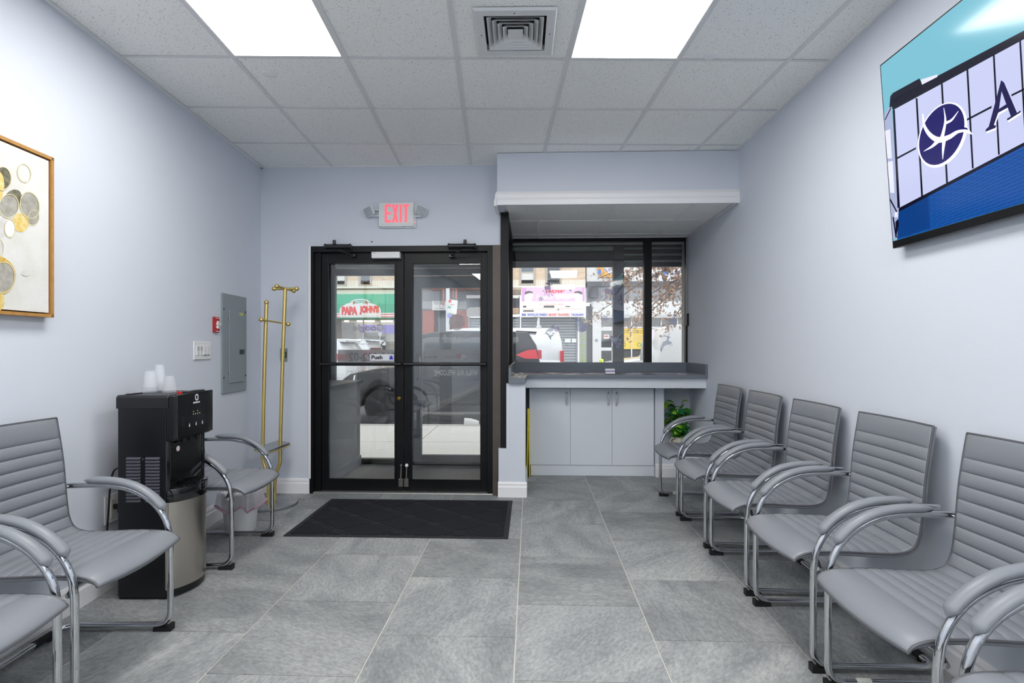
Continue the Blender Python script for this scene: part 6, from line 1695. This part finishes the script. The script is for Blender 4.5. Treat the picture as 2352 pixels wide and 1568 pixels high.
# printed artwork follows the sloped front
sl0, sl1 = Vector((0, VG, b.z)), Vector((0, VG + .35, a.z))
SLN = Vector((0, -(a.z - b.z), .35)).normalized()
def PS(x, y, lift=.006): return on_plane(*C9(x, y), Vector((a.x, VG, b.z)) + SLN * lift, SLN)
def spoly(pts, mm, lift=.006): mm.poly([PS(x, y, lift) for x, y in pts]); return mm
def stext(s, x0, y0, x1, y1, mm, bold=0, slant=0, lift=.014):
    p, q, r = PS(x0, y1, lift), PS(x1, y1, lift), PS(x0, y0, lift); return lettering(mm, s, p, q - p, r - p, bold=bold, slant=slant)
spoly([(205, 376), (978, 376), (978, 545), (205, 545)], MB()).build('pink_field', mat('awn_pink', '#c9abc8', rough=.7), bs, smooth=False)
spoly([(205, 545), (978, 545), (978, 680), (205, 680)], MB()).build('cream_field', mat('awn_cream', '#d3d1c4', rough=.7), bs, smooth=False)
spoly([(205, 382), (265, 378), (240, 545), (205, 545)], MB(), .008).build('pink_edge', mat('awn_pink2', '#bb90ba', rough=.7), bs, smooth=False); spoly([(945, 378), (978, 382), (978, 545), (955, 545)], MB(), .008).build('pink_edge', MATS['awn_pink2'], bs, smooth=False)
skin = mat('awn_face', '#d9c9c4', rough=.7); hair = mat('awn_hair', '#5c5458', rough=.7); AP = mat('awn_shade', '#d5cbd2', rough=.7)
for fl, xo in ((1, 0), (-1, 1190)):
    fx = lambda x: xo + fl * x
    spoly([(fx(x), y) for x, y in ((245, 440), (300, 425), (345, 440), (345, 490), (330, 515), (335, 548), (240, 548), (238, 500))], MB(), .010).build('profile_face', skin, bs, smooth=False)
    spoly([(fx(x), y) for x, y in ((240, 450), (250, 425), (290, 415), (335, 425), (345, 445), (300, 442), (262, 455), (244, 462))], MB(), .013).build('profile_hair', hair, bs, smooth=False)
m = MB(); stext('WOW', 480, 402, 712, 442, m, .04, .12); m.build('red_lettering', ARD, bs, smooth=False)
m = MB(); stext('Power Shop', 375, 462, 785, 545, m, .0, .04); m.build('script_lettering', mat('awn_script', '#f1efe2', rough=.7), bs, smooth=False)
m = MB(); stext('PAY YOUR BILL HERE', 415, 572, 720, 588, m, .01); stext('ENVIOS DE DINERO A TODAS PARTES DEL MUNDO', 220, 630, 610, 642, m); stext('DINERO EN MINUTOS EN SU MANO', 665, 630, 960, 642, m); m.build('pink_lettering', mat('awn_text_pink', '#d9a3ae', rough=.7), bs, smooth=False)
m = MB()
for x0, y0, x1, y1 in ((220, 598, 262, 620), (475, 596, 605, 622), (740, 602, 800, 614), (222, 652, 352, 672)): spoly([(x0, y0), (x1, y0), (x1, y1), (x0, y1)], m, .010)
m.build('logo_blocks', hair, bs, smooth=False)
m = MB()
for x0, y0, x1, y1 in ((408, 600, 465, 618), (372, 652, 455, 672), (860, 602, 890, 612), (470, 655, 640, 668)): spoly([(x0, y0), (x1, y0), (x1, y1), (x0, y1)], m, .010)
m.build('logo_blocks', AP, bs, smooth=False)
BLU = mat('awn_blue', '#4a4fa8', rough=.7)
m = MB(); stext('868', 206, 692, 256, 722, m, .03); stext('ENVIOS DE DINERO', 276, 692, 517, 722, m, .02); stext('718-536-8447', 810, 692, 972, 722, m, .02); m.build('blue_lettering', BLU, bs, smooth=False)
m = MB(); stext('MONEY TRANSFERS', 540, 692, 790, 722, m, .02); spoly([(525, 690), (529, 690), (529, 724), (525, 724)], m, .012); m.build('red_line_lettering', ARD, bs, smooth=False)

# white store on the right
uR2 = 16
T6 = thing('corner_store', 'white rendered store with wide glass front and yellow posters', 'building', (P9(1800, 1300, VB).x, VB, SWZ))
z2 = P9(0, 300, VB).z
MB().box(uSplit + .06, uR2, VB + .2, VB + 1, z2, 8.5).build('upper_wall', WHITEB, T6, smooth=False)
a = P9(990, 300, VB - .1); a.x = uSplit + .06; b = P9(990, 545, VB - .1)
MB().box(a.x, uR2, VB - .1, VB + .6, P9(0, 365, VB - .1).z, a.z).build('cornice', DKGREY, T6, smooth=False)
MB().box(a.x, uR2, VB - .02, VB + .6, b.z, P9(0, 365, VB - .1).z).build('dark_band', mat('band_grey', '#85888d', rough=.6), T6, smooth=False)
fbox(P9, 1045, 372, 1145, 495, VB - .35, .3).build('sign_box', mat('box_dark', '#4c4a50', rough=.7), T6, smooth=False)
q = P9(1075, 545, VB - .1)
MB().box(q.x, uR2, VB - .1, VB + .4, P9(0, 712, VB - .1).z, q.z).build('fascia', WHITEB, T6, smooth=False)
MB().box(q.x + .2, uR2, VB - .12, VB + .1, P9(0, 752, VB - .1).z, P9(0, 708, VB - .1).z).build('shutter_box', mat('box_grey', '#b9bbbd', rough=.6), T6, smooth=False)
MB().box(q.x, q.x + .35, VB - .08, VB + .2, SWZ, P9(0, 712, VB - .1).z).build('corner_pier', WHITEB, T6, smooth=False)
MB().box(q.x, uR2, VB + .9, VB + 1.0, SWZ, q.z).build('store_interior', mat('store_dim', '#6f6f6d', rough=.9), T6, smooth=False)
fbox(P9, 1110, 752, 2600, 1400, VB + .05, .01).build('store_glass', GLASS, T6, smooth=False)
fr = MB()
for x in (1128, 1335, 1548, 1730, 1910, 2110, 2330): fbox(P9, x, 750, x + 14, 1400, VB, .08, fr)
fbox(P9, 1110, 856, 2600, 872, VB, .08, fr); fbox(P9, 1110, 1388, 2600, 1420, VB, .08, fr)
fr.build('store_frame', WHITEB, T6, smooth=False)
dr = rect_frame(MB(), P9(1142, 0, VB).x, P9(1340, 0, VB).x, SWZ, P9(0, 876, VB).z, .10, VB - .03, VB + .03); fbox(P9, 1160, 1110, 1335, 1150, VB - .03, .06, dr)
dr.build('store_door', WHITEB, T6, smooth=False)
fbox(P9, 1212, 950, 1278, 1003, VB - .02, .01).build('door_notice', AWH, T6, smooth=False)
fbox(P9, 1224, 965, 1268, 980, VB - .025, .005).build('notice_mark', ARD, T6, smooth=False)
YP = mat('poster_yellow', '#e3c04a', rough=.6)
for k, (x0, x1) in enumerate(((1372, 1545), (1562, 1728))):
    po = fbox(P9, x0, 876, x1, 1130, VB + .02, .015).build('poster', YP, T6, smooth=False)
    m = MB(); ftext(P9, 'Protect yourself!', x0 + 10, 895, x1 - 8, 912, VB + .012, m, .02); ftext(P9, 'Take precautions!', x0 + 10, 922, x1 - 8, 938, VB + .012, m, .02); m.build('poster_lettering', DKGREY, po, smooth=False)
    m = MB(); ftext(P9, '¡Protéjase!', x0 + 40, 960, x1 - 30, 978, VB + .012, m, .01); ftext(P9, '¡Use medidas de', x0 + 12, 988, x1 - 8, 1004, VB + .012, m, .01); ftext(P9, 'precaución!', x0 + 30, 1014, x1 - 20, 1030, VB + .012, m, .01); m.build('poster_lettering', mat('poster_blue', '#aab0c8', rough=.6), po, smooth=False)
    m = MB(); e = ellipse((x0 + x1) / 2, 1075, 22, 22); e.append(e[0])
    for q in stroke([Vector(p) for p in e], 7): fpoly(P9, [(p[0], p[1]) for p in q], VB + .012, .003, m)
    m.build('poster_ring', GRN, po, smooth=False)
for x0, y0, x1, y1 in ((1843, 900, 1880, 935), (1830, 945, 1895, 1010)): fbox(P9, x0, y0, x1, y1, VB + .02, .01).build('notice', AWH, T6, smooth=False)
# orange and blue sign on the white wall
VO = VB + .1
so = thing('store_sign', 'orange and blue letter sign high on the white store', 'sign', P9(1300, 250, VO))
ORG_ = mat('sign_orange', '#e0a13a', rough=.6); SBL = mat('sign_blue2', '#3f6fc0', rough=.6)
fpoly(P9, [(1135, 100), (1200, 90), (1215, 170), (1300, 215), (1420, 215), (1420, 248), (1190, 250), (1160, 238), (1138, 180)], VO, .06).build('orange_shape', ORG_, so, smooth=False)
fpoly(P9, ellipse(1162, 180, 20, 34), VO - .02, .02).build('blue_oval', SBL, so, smooth=False)
m = MB(); ftext(P9, 'H', 1212, 140, 1240, 170, VO - .02, m, .03); ftext(P9, 'E', 1270, 140, 1298, 170, VO - .02, m, .03); m.build('blue_letters', SBL, so, smooth=False)
for x in (2090, 1950): fpoly(P9, [(x, 180), (x + 60, 170), (x + 50, 205), (x - 8, 212)], VO, .04).build('blue_patch', SBL, so, smooth=False)
# neon delineator post
q = P9(1184, 1250, 17.9)
t = thing('delineator_post', 'neon yellow delineator post across the street', 'traffic post', (q.x, 18.8, SWZ))
q = P9(1184, 1250, 18.8)
MB().lathe([(.20, 0), (.20, .04), (.10, .06), (.075, q.z - SWZ - .03), (.03, q.z - SWZ)], (q.x, 18.8, SWZ), 16).build('post', mat('neon_yellow', '#cfe53a', rough=.5), t)

# ------------------------------------------------------------------ own roll-down gates outside the window
VR = 5.92
GATE = mat('gate_dark', '#8b958f', rough=.5, metal=.3); GATE2 = mat('gate_black', '#17181b', rough=.5)
ua, ub_ = on_v(1150, 600, VR).x, on_v(1408, 600, VR).x
zg = lambda py: on_v(1290, py, VR).z
t = thing('roller_gate', 'raised dark roller gate hanging above the left window pane outside', 'roller gate', ((ua + ub_) / 2, VR, zg(600)))
for k in range(4):
    z0 = zg(579) + k * .075
    if z0 + .073 > 2.42: break
    MB().prism([(ua, VR, z0), (ua, VR - .02, z0 + .018), (ua, VR - .02, z0 + .055), (ua, VR, z0 + .073)], (ub_ - ua, 0, 0)).build('slat', GATE, t, smooth=False)
MB().box(ua, ub_, VR - .02, VR + .03, zg(600), zg(579)).build('bottom_bar', GATE2, t, smooth=False)
MB().box(ua, ub_, VR + .01, VR + .05, zg(579), 2.42).build('curtain_back', GATE2, t, smooth=False)
o = MB().box(-2.3, UR + .3, 6.25, 6.27, on_v(1290, 614, 6.25).z, 2.45).box(-2.3, UR + .3, 5.90, 6.25, 2.43, 2.45).build('gate_valance', mat('perforated_grey', '#9b9c9c', rough=.7, noise=(180, .8, '#6f7070')), smooth=False)
tag(o, 'perforated grey metal strip outside above the window and street door', 'valance')
t = thing('gate_post', 'dark steel gate post outside the window right of the shop sign', 'post', (on_v(1420, 800, VR).x, VR, SWZ))
MB().box(ub_, on_v(1432, 700, VR).x, VR - .03, VR + .05, SWZ, 2.42).build('channel', mat('post_dark', '#3a3c40', rough=.45, metal=.3, noise=(4, .5, '#4a4238')), t, smooth=False)
t = thing('gate_housing', 'dark gate housing outside above the narrow window pane', 'gate housing', (1.5, VR, on_v(1500, 612, VR).z))
MB().box(on_v(1432, 700, VR).x, UR + .3, VR, VR + .04, on_v(1500, 612, VR).z, 2.42).build('panel', GATE2, t, smooth=False)
for k in range(3): MB().box(on_v(1432, 700, VR).x, UR + .3, VR - .012, VR, on_v(1500, 612, VR).z + .05 + .07 * k, on_v(1500, 612, VR).z + .07 + .07 * k).build('rib', GATE, t, smooth=False)

# ------------------------------------------------------------------ street tree with brown leaves
rt = random.Random(21)
VT = 8.9
ut = on_v(1700, 700, VT).x
tr = thing('street_tree', 'street tree with brown autumn leaves at the near kerb', 'tree', (ut, VT, SWZ))
BARK = mat('bark', '#7a6f66', rough=.9, noise=(30, .6, '#5f564e'), bump=(40, .5))
MB().tube(smooth_path([Vector((ut, VT, SWZ)), Vector((ut + .05, VT + .02, 1.2)), Vector((ut - .03, VT, 2.6)), Vector((ut + .05, VT, 4.2))], 5), [.13] * 6 + [.11] * 5 + [.08] * 5, 12).build('trunk', BARK, tr)
tips = []
lv = MB()
def leaf_at(p):
    s = rt.uniform(.028, .046)
    M = Matrix.Translation(p) @ Matrix.Rotation(rt.uniform(0, 6.28), 4, 'Z') @ Matrix.Rotation(rt.uniform(-1.5, 1.5), 4, 'X') @ Matrix.Rotation(rt.uniform(-1, 1), 4, 'Y')
    sh_ = [(0, -1.0), (.12, -.5), (.55, -.45), (.28, -.05), (.62, .30), (.25, .42), (0, 1.0), (-.25, .42), (-.62, .30), (-.28, -.05), (-.55, -.45), (-.12, -.5)]
    lv.add([M @ Vector((x * s, y * s, .15 * s * x * x)) for x, y in sh_], [tuple(range(12))])
targets = [(1348, 735), (1385, 690), (1372, 640), (1440, 625), (1450, 700), (1440, 760), (1470, 735), (1500, 640), (1520, 690), (1555, 625), (1560, 700), (1530, 755), (1580, 660), (1600, 720), (1480, 600), (1540, 590), (1420, 655), (1590, 610), (1640, 650), (1700, 600), (1660, 700)]
for k, (px, py) in enumerate(targets):
    e = on_v(px, py, VT + rt.uniform(-.35, .35))
    s0 = Vector((ut - .02, VT, rt.uniform(2.0, 3.3)))
    mid = s0.lerp(e, .5) + Vector((0, rt.uniform(-.15, .15), rt.uniform(.1, .35)))
    pth = smooth_path([s0, mid, e], 6)
    MB().tube(pth, [.022 - .017 * i / (len(pth) - 1) for i in range(len(pth))], 6).build('branch', BARK, tr)
    for _ in range(210):
        f = rt.random() ** .6; i = f * (len(pth) - 1); p = pth[int(i)].lerp(pth[min(len(pth) - 1, int(i) + 1)], i % 1)
        if f < .3: continue
        leaf_at(p + Vector((rt.gauss(0, .09), rt.gauss(0, .10), rt.gauss(-.02, .075))))
lo = lv.build('leaves', mat('dry_leaf', '#9d7f6c', rough=.8, noise=(6, .8, '#b9a493')), tr, smooth=False, recalc=False)
lo['kind'] = 'stuff'
